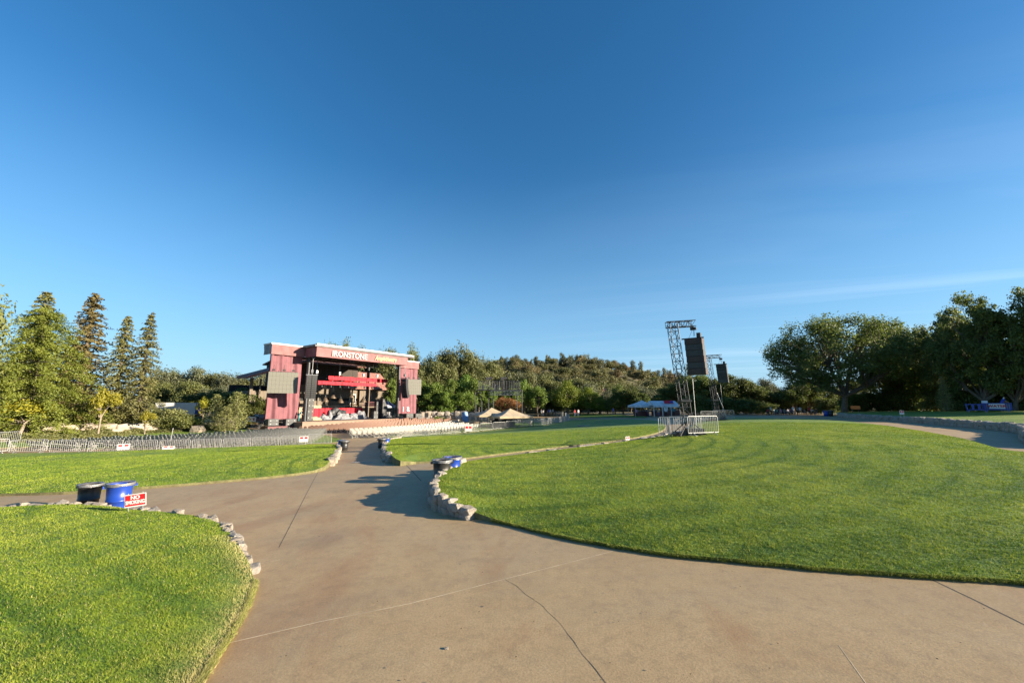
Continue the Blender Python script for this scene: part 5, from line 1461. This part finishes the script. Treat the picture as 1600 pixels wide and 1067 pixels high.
for px_, Y_, tp_, bt_, lab in ((994.5, 83, 'pink', 'black', 'person in pink standing at the left white tent'), (1013, 84, 'grey', 'denim', 'person in grey standing between the two white tents'), (1029, 79, 'khaki', 'denim', 'person in khaki top in front of the long white tent'),
                               (1041, 80, 'white', 'black', 'person in white shirt in front of the long white tent'), (1053, 80.5, 'teal', 'black', 'person in teal top at the right end of the long white tent')):
    person(gp(px_, 648, Y_), random.uniform(2.5, 3.6), 'stand', tp_, bt_, lab, 'people at the white tents')
crowd = [(1200, 'sit', 'red'), (1205, 'stand', 'white'), (1209, 'sit', 'white'), (1213, 'sit', 'teal'), (1217, 'stand', 'black'), (1221, 'sit', 'pink'), (1226, 'sit', 'grey'), (1231, 'sit', 'white'), (1235, 'sit', 'blue'), (1240, 'stand', 'white'), (1246, 'stand', 'khaki'), (1251, 'stand', 'white'), (1257, 'sit', 'grey'), (1265, 'stand', 'red'), (1270, 'sit', 'white'), (1276, 'sit', 'black')]
words = {'red': 'red', 'white': 'white', 'teal': 'teal', 'black': 'black', 'pink': 'pink', 'grey': 'grey', 'blue': 'blue', 'khaki': 'khaki'}
bench_m = None
for i, (px_, po_, tp_) in enumerate(crowd):
    Y_ = 80 + (i * 37 % 5) * 1.1
    p_ = gp(px_, 648, Y_)
    person(p_, random.uniform(0, 6.2), po_, tp_, ['denim', 'black', 'khaki'][i % 3], f"{'seated' if po_ == 'sit' else 'standing'} person in {tp_} in the shaded picnic crowd left of the big oak", 'picnic crowd in the shade')
    if po_ == 'sit':
        if bench_m is None:
            b = MB(); b.box((0, .05, .41), (.5, .42, .05))
            for sx in (-.2, .2):
                for sy in (-.1, .2): b.box((sx, sy, .2), (.04, .04, .4))
            b.box((0, .25, .65), (.5, .04, .35)); bench_m = b.mesh('camp_chair', CLO['black'])
        o = obj('camp_chair', bench_m); o.location = p_; o.rotation_euler = COL.objects[-2].rotation_euler if False else (0, 0, bpy.data.objects['person'].rotation_euler[2]); tag(o, 'dark low chair under a seated person in the picnic crowd', 'chair', 'camp chairs of the picnic crowd')
        o.rotation_euler = [ob for ob in COL.objects if ob.name.startswith('person')][-1].rotation_euler
x_, z_ = SP(467, 655, .2); person(S(x_, .2, ZD), SRZ + 1, 'bend', 'teal', 'teal', 'person in teal bending by the left stage post')

# ------------------------------------------------------------------ trees
def leaf_quads(P0, N0, size, aspect=.55):
    n = len(P0)
    N = N0 + rng.normal(0, .65, (n, 3)); N /= np.linalg.norm(N, axis=1)[:, None] + 1e-9
    T = np.cross(N, rng.normal(0, 1, (n, 3))); T /= np.linalg.norm(T, axis=1)[:, None] + 1e-9
    B = np.cross(N, T); s = (size * rng.uniform(.55, 1.35, n))[:, None]
    V = np.stack([P0 - T * s, P0 + B * s * aspect + N * s * .12, P0 + T * s, P0 - B * s * aspect + N * s * .12], 1).reshape(-1, 3)
    return V
def broad(H_, W, th, nc, nl, leaf, size, seed, bark='bark', limbs=6, squash=.8, rc=.3, dens=1.9):
    """broad-leaved tree: (trunk mesh, crown mesh) of height H_ and crown width W, clear trunk th"""
    rs = random.Random(seed); ch = H_ - th * .75; cz = th * .75 + ch / 2
    C = []
    while len(C) < nc:
        p = Vector((rs.uniform(-1, 1), rs.uniform(-1, 1), rs.uniform(-.8, 1)))
        if .25 < p.length < 1.0 and not (p.z < -.35 and p.xy.length < .35):
            C.append(p)
    r0 = rc * W / 2
    cs = np.array([(p.x * (W / 2 - r0 * .7), p.y * (W / 2 - r0 * .7), cz + p.z * (ch / 2 - r0 * .5 * squash)) for p in C])
    rr = np.array([r0 * rs.uniform(.4, 1.35) for _ in C])
    ids = rng.choice(nc, nl, p=rr ** 1.8 / (rr ** 1.8).sum())
    d = rng.normal(0, 1, (nl, 3)); d /= np.linalg.norm(d, axis=1)[:, None]
    rad = rng.random(nl) ** (1 / dens) * (1 + .45 * rng.random(nl) ** 5)
    wob = np.array([1 + .45 * noise.noise(Vector((a * 2.3 + i, b * 2.3, c * 2.3))) for (a, b, c), i in zip(d, ids)])
    P0 = cs[ids] + d * (rad * rr[ids] * wob)[:, None] * np.array([1, 1, squash])
    ctr = np.array([0, 0, cz]); N0 = d * .6 + np.array([0, 0, .55])
    Vq = leaf_quads(P0, N0, size)
    crown = mesh_np('crown', Vq, np.arange(len(Vq)).reshape(-1, 4), [M[leaf]])
    t = MB(); tr = max(.09, H_ * .026)
    bend = Vector((rs.uniform(-.06, .06) * H_, rs.uniform(-.06, .06) * H_, 0))
    top = Vector((bend.x, bend.y, th)); t.tube((0, 0, -.4), (bend.x * .35, bend.y * .35, th * .45), tr * 1.35, tr * 1.02, 9, cap=False); t.tube((bend.x * .35, bend.y * .35, th * .45), top, tr * 1.02, tr * .85, 9, cap=False)
    mains = rs.sample(range(nc), min(limbs, nc)); mp = []
    for i in mains:
        e = Vector(cs[i]); m = top.lerp(e, .5) + Vector((0, 0, -.03 * H_)) + Vector((rs.uniform(-1, 1), rs.uniform(-1, 1), 0)) * .03 * W
        t.tube(top - Vector((0, 0, tr * .5)), m, tr * .62, tr * .4, 7, cap=False); t.tube(m, e, tr * .4, tr * .12, 6, cap=False); mp.append(m)
    for i in range(nc):
        if i in mains: continue
        e = Vector(cs[i]); m = min(mp, key=lambda q: (q - e).length); k = m.lerp(e, .5) + Vector((rs.uniform(-1, 1), rs.uniform(-1, 1), rs.uniform(-1, 1))) * .02 * W
        t.tube(m, k, tr * .26, tr * .16, 5, cap=False); t.tube(k, e, tr * .16, tr * .05, 5, cap=False)
    return t.mesh('trunk', M[bark]), crown
def conifer(H_, Rb, nl, nb, per, leaf, size, seed, droop=.25, up=.0, power=.85, bark='bark', base=.04, spread=.22):
    rs = np.random.default_rng(seed); Ps = []; Ns = []; t = MB()
    t.tube((0, 0, -.4), (0, 0, H_ * .5), H_ * .02, H_ * .011, 8, cap=False); t.tube((0, 0, H_ * .5), (0, 0, H_), H_ * .011, .015, 7, cap=False)
    for i in range(nl):
        f = base + (1 - base) * (i / nl) ** .95
        L0 = Rb * (1 - f) ** power * (1 if f > .12 else .75 + 2 * f) + .12
        k = max(4, int(nb * (1 - .4 * f))); a0 = rs.uniform(0, 6.28)
        for j in range(k):
            a = a0 + 6.283 * j / k + rs.normal(0, .2); L = L0 * rs.uniform(.62, 1.15); z0 = f * H_ + rs.normal(0, .012) * H_
            n = max(5, int(per * (.4 + L / Rb)))
            u = rs.random(n) ** .7; dr = up * u * L - droop * u ** 2 * L
            w = spread * L * (1 - u * .7) + .06 * Rb
            off = rs.normal(0, 1, (n, 3)) * w[:, None] * np.array([.5, .5, .22])
            Ps.append(np.column_stack([np.cos(a) * u * L, np.sin(a) * u * L, z0 + dr]) + off)
            Ns.append(np.column_stack([np.cos(a) * .5 + 0 * u, np.sin(a) * .5 + 0 * u, .9 + 0 * u]))
            if j % 2 == 0 and L > .3: t.tube((0, 0, z0), (math.cos(a) * L * .55, math.sin(a) * L * .55, z0 + (up * .55 - droop * .3) * L), .006 * H_ * (1 - f) + .006, .006, 4, cap=False)
    P0 = np.concatenate(Ps); Vq = leaf_quads(P0, np.concatenate(Ns), size, .42)
    return t.mesh('trunk', M[bark]), mesh_np('crown', Vq, np.arange(len(Vq)).reshape(-1, 4), [M[leaf]])
T = {}
for k in range(3): T['oak%d' % k] = (10, 11, broad(10, 11, 2.6, 46, 11000, 'l_oak', .20, 10 + k))
for k in range(2): T['grey%d' % k] = (10, 10.5, broad(10, 10.5, 2.4, 44, 9500, 'l_grey', .20, 20 + k))
for k in range(3): T['green%d' % k] = (10, 8, broad(10, 8, 2.2, 40, 11000, 'l_green', .19, 30 + k))
T['lime'] = (10, 10, broad(10, 10, 2.0, 44, 11000, 'l_lime', .19, 41))
T['yellow'] = (5, 5, broad(5, 5, 2.0, 22, 3600, 'l_yel', .13, 51, 'bark_pale', 4, .6, .3))
T['rust'] = (6, 6, broad(6, 6, 1.2, 26, 4200, 'l_org', .15, 52))
for k in range(3): T['dark%d' % k] = (10, 9, broad(10, 9, 1.8, 46, 14000, 'l_dark', .19, 60 + k))
T['bigoak'] = (17, 25, broad(17, 25, 3.4, 190, 50000, 'l_dark', .175, 77, 'bark', 10, .72, .145, 1.9))
for k in range(3): T['tall%d' % k] = (14, 12, broad(14, 12, 1.8, 125, 27000, 'l_dark', .165, 80 + k, 'bark', 8, .85, .165, 1.8))
for k in range(3): T['shrub%d' % k] = (3, 4.5, broad(3, 4.5, .4, 26, 5200, ['l_oak', 'l_jun', 'l_green'][k], .12, 90 + k, squash=.7, rc=.36))
T['olive_shrub'] = (3, 4.0, broad(3, 4.0, .4, 24, 5200, 'l_grey', .11, 96, squash=.75, rc=.36))
T['darkshrub'] = (4, 7, broad(4, 7, .4, 34, 8000, 'l_dark', .16, 97, squash=.7, rc=.34))
T['brown_oak'] = (8, 8, broad(8, 8, 1.4, 26, 3600, 'l_brown', .24, 98))
for k in range(4): T['hill%d' % k] = (8, 9, broad(8, 9, 1.2, 24, 3200, ['l_hill', 'l_oak', 'l_hill', 'l_grey'][k], .27, 100 + k, rc=.36))
T['greypine'] = (13, 6, broad(13, 6, 4.0, 30, 2600, 'l_grey', .25, 120, 'bark_pale', 5, 1.1, .34))
for k in range(3): T['conifer%d' % k] = (10, 4.4, conifer(10, 2.2, 40, 11, 34, ['l_con', 'l_conb', 'l_con'][k], .105, 130 + k, .42, .22, .8, 'bark', .04, .10))
T['dawn'] = (10, 10, conifer(10, 5.0, 19, 11, 260, 'l_dawn', .09, 140, .72, .55, .5, 'bark', .05, .06))
for k in range(2): T['pine%d' % k] = (6, 4.4, conifer(6, 2.2, 20, 9, 26, 'l_pine', .11, 150 + k, .0, .55, .7, 'bark', .05, .24))
USED = set()
CATN = {'shrub': 'shrub', 'olive': 'shrub', 'darks': 'shrub'}
def plant(kind, px, py_top, Y, wpx, label, group=None, z0=None, name=None, sy=None):
    """place a tree of a prototype so that its top and width read as in the photograph, standing on the ground"""
    h0, w0, (tm_, cm_) = T[kind]
    q = at(px, py_top, Y); zg = (h1(q.x, Y) if z0 is None else z0) - .05
    h = max(.5, q.z - zg); w = wpx * Y / F
    nm = name or ('conifer_tree' if kind[:4] in ('coni', 'dawn', 'pine', 'grey') and not kind.startswith('grey0') and not kind.startswith('grey1') else 'oak_tree' if 'oak' in kind else 'shrub' if 'shrub' in kind else 'leafy_tree')
    t = thing(nm, label, 'shrub' if nm == 'shrub' else 'tree', (q.x, Y, zg), random.uniform(0, 6.28), group)
    obj('trunk', tm_, t); obj('crown', cm_, t)
    s = w / w0; t.scale = (s, s, h / h0)
    return t
# left conifers
plant('conifer0', 75, 455, 56, 112, 'tall broad conifer rearmost behind the bright green drooping one at left')
plant('conifer1', 150, 458, 55, 112, 'tall brownish conifer second from the left in the row of pointed tops')
plant('conifer0', 201, 493, 56, 74, 'dark conifer between the brownish one and the rightmost pointed conifer')
plant('conifer2', 238, 487, 57, 70, 'rightmost slender pointed conifer at left')
plant('conifer1', 118, 530, 57, 90, 'shorter brownish conifer filling between the tall ones at left')
plant('dawn', 75, 482, 47, 185, 'bright green conifer with long drooping branches at far left')
plant('oak1', -62, 445, 40, 140, 'leafy tree cut by the left edge of the picture')
plant('dark1', 10, 560, 60, 110, 'dark leafy tree behind the drooping green conifer')
plant('yellow', 41, 622, 45.5, 80, 'small yellow leaved tree with pale trunk before the boulder wall at far left')
plant('yellow', 165, 604, 49.5, 46, 'slim yellow green tree with leaning pale trunk before the boulder wall')
plant('yellow', 231, 641, 54, 26, 'tiny yellow sapling at the right end of the boulder wall')
plant('yellow', 320, 618, 62, 22, 'thin yellow tipped sapling between the trailer and the pines')
sh = [(12, 648, 52, 70, 0), (60, 652, 51, 50, 1), (95, 640, 52.5, 60, 2), (128, 636, 52, 56, 3), (155, 655, 50.5, 40, 1), (185, 645, 52, 46, 0), (215, 640, 53, 55, 3), (240, 652, 52, 36, 2), (262, 640, 58, 50, 1), (285, 650, 58, 44, 0), (300, 655, 60, 30, 2), (30, 660, 50, 34, 2), (118, 660, 50, 30, 0), (205, 662, 50.5, 26, 2)]
for px_, pt_, Y_, w_, k in sh:
    plant(['shrub0', 'shrub1', 'shrub2', 'olive_shrub'][k], px_, pt_ - 3, Y_ + (1.5 + max(0, px_ - 60) * .036 if px_ < 250 else 0), w_ * 1.15, ['dark green garden shrub', 'yellowish green garden shrub', 'bright green garden shrub', 'grey olive garden shrub'][k] + ' in the bed above the boulder wall at left', 'garden shrubs above the boulder wall', z0=(h1(at(px_, 660, Y_).x, Y_) + .9) if px_ < 250 else None)
plant('pine0', 340, 616, 60, 40, 'pale green young pine left of the taller one by the stage')
plant('pine1', 373, 612, 59, 48, 'taller pale green young pine nearest the left stage curtain')
plant('pine0', 356, 634, 58, 42, 'low pale pine between the two taller ones by the stage')
for px_, pt_, Y_, w_ in ((322, 612, 74, 70), (352, 606, 76, 70), (385, 604, 74, 70), (402, 622, 71, 50), (300, 628, 72, 50), (372, 628, 70, 56)):
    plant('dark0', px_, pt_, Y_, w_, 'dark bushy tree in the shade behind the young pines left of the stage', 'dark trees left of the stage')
for i, (px_, pt_, Y_, w_) in enumerate(((266, 569, 104, 66), (285, 578, 108, 60), (308, 574, 106, 56), (334, 583, 108, 56), (360, 577, 106, 56), (388, 584, 110, 56), (412, 580, 112, 50), (300, 596, 98, 60), (345, 598, 98, 60), (248, 590, 100, 50))):
    plant(['grey0', 'oak0', 'grey1', 'oak1'][i % 4], px_, pt_, Y_, w_, 'grey green oak in the row beyond the trailer left of the stage', 'oaks left of the stage', name='oak_tree')
# behind the stage
for i, (px_, pt_, Y_, w_) in enumerate(((533, 529, 112, 50), (512, 536, 116, 40), (560, 545, 110, 50), (585, 547, 114, 40), (606, 544, 110, 44), (640, 541, 112, 40), (668, 552, 112, 40), (700, 546, 112, 48), (722, 540, 114, 56), (742, 548, 116, 44), (765, 562, 120, 44), (690, 560, 108, 56), (655, 565, 106, 50), (625, 575, 104, 46), (600, 585, 100, 44))):
    plant(['oak0', 'oak1', 'oak2'][i % 3], px_, pt_, Y_, w_, 'large olive oak rising behind the stage roof and right curtain', 'oaks behind the stage')
for i, (px_, pt_, Y_, w_, k) in enumerate(((665, 592, 94, 34, 0), (684, 596, 92, 38, 1), (705, 590, 93, 40, 2), (724, 582, 96, 40, 0), (740, 590, 94, 38, 1), (760, 598, 95, 36, 2), (672, 612, 90, 34, 1), (700, 610, 90, 40, 0), (730, 608, 91, 40, 2), (612, 590, 92, 26, 1), (780, 604, 97, 32, 1), (800, 600, 98, 36, 0), (818, 590, 100, 36, 2), (840, 602, 99, 36, 1))):
    plant('green%d' % k, px_, pt_, Y_, w_, 'bright leafy tree in the planted row at the foot of the hill', 'leafy trees at the foot of the hill')
plant('lime', 886, 596, 100, 50, 'bright lime green tree right of the scaffold tower')
plant('lime', 918, 606, 102, 46, 'yellow green tree just right of the bright lime one')
plant('lime', 938, 620, 100, 34, 'low yellow green tree before the red tile roof')
plant('rust', 800, 620, 90, 34, 'rust orange tree behind the tan canopies')
plant('rust', 782, 618, 92, 24, 'smaller rust and yellow tree left of the rust orange one')
plant('grey0', 948, 606, 104, 26, 'grey blue small tree before the red tile roof')
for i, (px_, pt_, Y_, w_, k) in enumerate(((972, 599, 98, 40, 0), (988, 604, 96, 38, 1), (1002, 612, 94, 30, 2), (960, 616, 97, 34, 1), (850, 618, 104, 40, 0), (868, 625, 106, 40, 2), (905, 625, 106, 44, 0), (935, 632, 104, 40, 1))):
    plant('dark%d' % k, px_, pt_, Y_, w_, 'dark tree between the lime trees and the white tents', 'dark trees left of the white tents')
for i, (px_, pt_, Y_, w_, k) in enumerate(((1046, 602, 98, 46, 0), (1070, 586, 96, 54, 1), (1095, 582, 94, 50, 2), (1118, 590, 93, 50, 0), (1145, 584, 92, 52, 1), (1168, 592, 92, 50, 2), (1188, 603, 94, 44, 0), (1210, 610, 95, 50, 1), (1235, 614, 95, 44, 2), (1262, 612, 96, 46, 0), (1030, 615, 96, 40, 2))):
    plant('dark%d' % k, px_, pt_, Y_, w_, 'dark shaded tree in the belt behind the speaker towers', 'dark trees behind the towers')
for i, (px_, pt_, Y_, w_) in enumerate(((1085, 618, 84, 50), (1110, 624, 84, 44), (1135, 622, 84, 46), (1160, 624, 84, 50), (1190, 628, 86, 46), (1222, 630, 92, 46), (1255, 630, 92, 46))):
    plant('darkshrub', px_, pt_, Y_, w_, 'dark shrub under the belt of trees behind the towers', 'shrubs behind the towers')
plant('grey1', 1192, 592, 110, 44, 'pale sunlit olive tree peeping over the dark belt left of the big oak')
plant('greypine', 1076, 566, 120, 14, 'thin sparse tree top showing between tower mast and speaker')
# big oak and the right wood
bo = plant('bigoak', 1300, 494, 72, 222, 'huge spreading oak with visible limbs standing alone at right')
for i, (px_, pt_, Y_, w_, k) in enumerate(((1376, 503, 76, 100, 0), (1408, 512, 72, 96, 1), (1440, 506, 66, 90, 2), (1470, 488, 60, 90, 0), (1505, 455, 54, 110, 1), (1552, 468, 52, 100, 2), (1602, 446, 50, 120, 0), (1660, 430, 48, 130, 1), (1740, 420, 44, 150, 2), (1840, 400, 40, 180, 0))):
    plant('tall%d' % k, px_, pt_, Y_, w_, 'tall dark leafy tree in the wood along the right side', 'tall trees of the right wood')
for i, (px_, pt_, Y_, w_) in enumerate(((1330, 616, 76, 46), (1362, 612, 76, 50), (1395, 606, 74, 54), (1428, 600, 70, 56), (1462, 604, 64, 60), (1498, 598, 58, 66), (1535, 600, 56, 66), (1575, 596, 54, 70), (1615, 596, 52, 76), (1290, 622, 84, 44), (1450, 575, 72, 70), (1520, 570, 62, 70), (1590, 565, 58, 80))):
    plant('darkshrub' if i < 10 else 'dark%d' % (i % 3), px_, pt_, Y_, w_, 'dark undergrowth filling the foot of the right wood', 'undergrowth of the right wood', name='shrub')
plant('pine1', 1470, 588, 56, 24, 'pale grey young pine before the dark right wood')
# trees out to the right whose shade falls on the far lawns
for i, (x_, y_) in enumerate(((66, 66), (72, 58), (60, 74), (55, 82), (78, 50))):
    pass
for px_, pt_, w_ in ((1262, 590, 50), (1238, 600, 48), (1285, 596, 46), (1330, 590, 50)):
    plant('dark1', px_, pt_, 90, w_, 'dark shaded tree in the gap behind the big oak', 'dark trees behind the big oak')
# hillside
n_h = 0
while n_h < 290:
    px_ = random.uniform(590, 1210); Y_ = 125 + 175 * random.random() ** .8
    x_ = (px_ - 800) / F * Y_; z_ = h1(x_, Y_); hh = random.uniform(4.5, 8.0)
    if px_ > 960 and random.random() < .35: hh *= .7
    q = Vector((x_, Y_, z_ + hh)); d_ = q - Vector((0, 0, CZ)); yy = d_.y * cp + d_.z * sp; pyt = 533.5 - F * (-d_.y * sp + d_.z * cp) / yy
    kind = random.choice(['hill0', 'hill1', 'hill2', 'hill3', 'hill0', 'brown_oak'] + (['brown_oak', 'hill3'] if px_ > 930 else []))
    wpx = random.uniform(1.15, 1.6) * hh * F / Y_
    if random.random() < .07 and Y_ > 200: kind = 'greypine'; pyt -= random.uniform(3, 9); wpx *= .5
    lab = {'brown_oak': 'dry brown tree in the open wood covering the hillside', 'greypine': 'tall thin grey pine standing above the hillside oaks'}.get(kind, 'olive green oak in the open wood covering the hillside')
    plant(kind, px_, pyt, Y_, wpx, lab, 'trees on the hillside', name='hillside_tree'); n_h += 1
for px_, pt_ in ((856, 553), (878, 551), (892, 553), (905, 551), (915, 552), (930, 556), (950, 562), (972, 566), (988, 570), (1000, 564), (1012, 576), (1026, 578), (1045, 576), (1060, 580), (800, 556), (784, 556), (820, 560), (838, 556)):
    plant(random.choice(['hill0', 'hill3', 'greypine']) if px_ != 1000 else 'greypine', px_, pt_, 285, random.uniform(10, 18), 'tree standing on the skyline of the hill', 'skyline trees', name='hillside_tree')

# ------------------------------------------------------------------ left garden: boulder wall, juniper bank
def line_at(pxs, Y): return [Vector((at(a, b, Y_).x, Y_, h1(at(a, b, Y_).x, Y_) )) for (a, b), Y_ in zip(pxs, Y)]
wl = line_at([(-60, 680), (0, 678), (60, 676), (120, 673), (180, 671), (240, 668), (285, 667)], [46, 47, 48.5, 50.5, 53, 57, 61])
for q in wl: q.z -= .15
rock_wall('boulder_wall', 'wall of big pale granite boulders under the garden shrubs at far left', 'boulder wall', wl, 1.5, 1.5, 2, 1.1, 'granite', jitter=.25, sink=.1)
wl = line_at([(655, 657), (685, 655.5), (720, 656), (760, 655)], [85, 86, 86, 85])
rock_wall('rubble_wall', 'pale rubble wall with planting right of the stage', 'stone wall', wl, 1.5, 1.3, 2, .9, 'granite', gaps=.1, jitter=.3)
for px_, Y_, s_, lab in ((357, 63, 1.6, 'big pale boulder below the young pines left of the stage'), (372, 63.5, 1.1, 'smaller pale boulder right of the big one below the young pines'), (309, 58, .9, 'low pale boulder at the edge of the juniper bank'), (330, 62, 1.0, 'pale boulder half buried in the juniper bank')):
    q = at(px_, 670, Y_); o = obj('boulder', ROCK['granite'][px_ % 9]); o.location = (q.x, q.y, h1(q.x, q.y) + .35 * s_); o.scale = (1.9 * s_, 1.3 * s_, 1.2 * s_); tag(o, lab, 'boulder')
def bank(name, label, pts, hgt, leaf, n, size):
    """low ground-cover bank between pixel points"""
    P_ = [g(a, b) for a, b in pts]; poly = [(q.x, q.y) for q in P_]; A = np.array(poly); lo, hi = A.min(0), A.max(0)
    q = rng.uniform(lo, hi, (n * 4, 2)); q = q[inside(q, poly)][:n]
    B = np.array([(a, b, 0) for a, b in poly]); d, _ = bdist(q, B)
    hh = hgt * (1 - np.exp(-d / .8)) * np.array([.75 + .5 * noise.noise((a * .8, b * .8, 3)) for a, b in q])
    z = H(q[:, 0], q[:, 1]) + hh * rng.random(len(q)) ** .35
    P0 = np.column_stack([q, z]); V = leaf_quads(P0, np.tile([0, 0, .9], (len(q), 1)), size)
    tag(obj(name, mesh_np(name, V, np.arange(len(V)).reshape(-1, 4), [M[leaf]])), label, 'ground cover', kind='stuff')
bank('juniper_bank', 'low juniper ground cover between the boulder wall and the left chairs', [(30, 692), (130, 685), (250, 676.5), (390, 669), (392, 664), (300, 665.5), (240, 668.5), (180, 671.5), (120, 674), (60, 677), (0, 681)], .85, 'l_jun', 42000, .12)
bank('hedge_strip', 'low green hedge along the rubble wall right of the stage', [(672, 655), (710, 654.5), (712, 652.5), (674, 653)], .9, 'l_green', 5000, .12)
# red tile roofed house beyond the trees
def house(px0, px1, pe, pr, Y, label, nm='house'):
    a = at(px0, pe, Y); b_ = at(px1, pe, Y); w = b_.x - a.x; xm = (a.x + b_.x) / 2; z0 = h1(xm, Y); e = a.z - z0; r = at(px0, pr, Y).z - z0
    t = thing(nm, label, 'house', (xm, Y, z0), .0)
    b = MB(); b.box((0, 4, e / 2), (w * .94, 7, e)); b.build('wall', M['cream'], t)
    m = MB(); m.add([(-w / 2, 0, e), (w / 2, 0, e), (w / 2, 4, r), (-w / 2, 4, r), (-w / 2, 8, e), (w / 2, 8, e), (-w / 2, 0, e - .25), (w / 2, 0, e - .25), (w / 2, 8, e - .25), (-w / 2, 8, e - .25)], [(0, 1, 2, 3), (3, 2, 5, 4), (6, 7, 1, 0), (9, 4, 5, 8), (6, 0, 3, 4, 9), (1, 7, 8, 5, 2), (9, 8, 7, 6)])
    m.build('roof', M['tiles'], t)
    for k in (-.3, 0, .3):
        f_ = MB(); f_.box((k * w, .46, e * .55), (1.5, .1, 1.5)); f_ = f_.build('window', M['white'], t); b = MB(); b.box((k * w, .42, e * .55), (1.2, .1, 1.2)); b.build('pane', M['glass'], f_)
house(923, 955, 617, 605.5, 122, 'cream house with a red tile roof between the lime trees and dark trees')
house(1005, 1036, 624, 617, 125, 'house with a low red tile roof behind the white tents')

# low scrub knitting the hillside trees together: nobody could count it
n = 150000
Yc = 112 + 190 * rng.random(n) ** .8; pxc = rng.uniform(480, 1330, n); Xc = (pxc - 800) / F * Yc
mk = np.array([noise.noise((a * .07, b * .07, 5)) + .5 * noise.noise((a * .22, b * .22, 8)) for a, b in zip(Xc, Yc)])
k = mk > np.where(pxc > 960, -.02, -.22); Xc, Yc, mk = Xc[k], Yc[k], mk[k]
hg = np.clip(mk + .3, .15, 1) * 3.2
Pc = np.column_stack([Xc, Yc, H(Xc, Yc) + hg * rng.random(len(Xc)) ** .5])
Vq = leaf_quads(Pc, np.tile([.1, -.2, .7], (len(Xc), 1)), .42)
tag(obj('hillside_scrub', mesh_np('hillside_scrub', Vq, np.arange(len(Vq)).reshape(-1, 4), [M['l_hill']])), 'brownish green scrub covering the hillside between the trees', 'scrub', kind='stuff')
for i in range(46):
    px_ = 745 + i * 7.2 + random.uniform(-4, 4); Y_ = random.uniform(112, 134)
    pt_ = np.interp(px_, [740, 800, 900, 960, 1080], [568, 578, 592, 600, 606]) + random.uniform(-6, 12)
    plant(random.choice(['oak0', 'oak1', 'oak2', 'grey0', 'hill1']), px_, pt_, Y_, random.uniform(34, 52), 'olive oak in the dense belt along the foot of the hill', 'oaks along the foot of the hill', name='oak_tree')

# dry leaves and grit blown onto the path
n = 420
dd = 3 + 14 * rng.random(n) ** 1.5; th = rng.uniform(-.8, .85, n); Xl = dd * np.sin(th); Yl = dd * np.cos(th)
ql = np.column_stack([Xl, Yl]); k = ~(inside(ql, lawnA.B) | inside(ql, lawnB.B) | inside(ql, lawnC.B) | inside(ql, lawnE.B)); Xl, Yl = Xl[k], Yl[k]
Pl = np.column_stack([Xl, Yl, H(Xl, Yl) - .006]); Vq = leaf_quads(Pl, np.tile([0, 0, 4.], (len(Xl), 1)), .011, .6)
Vq[:, 2] = np.maximum(Vq[:, 2], H(Vq[:, 0], Vq[:, 1]) - .016)
tag(obj('leaf_litter', mesh_np('leaf_litter', Vq, np.arange(len(Vq)).reshape(-1, 4), [plain('dry_leaf', (.12, .075, .035), .9, .6, 1.5)])), 'scattered dry leaf bits and grit on the concrete path', 'litter', kind='stuff')
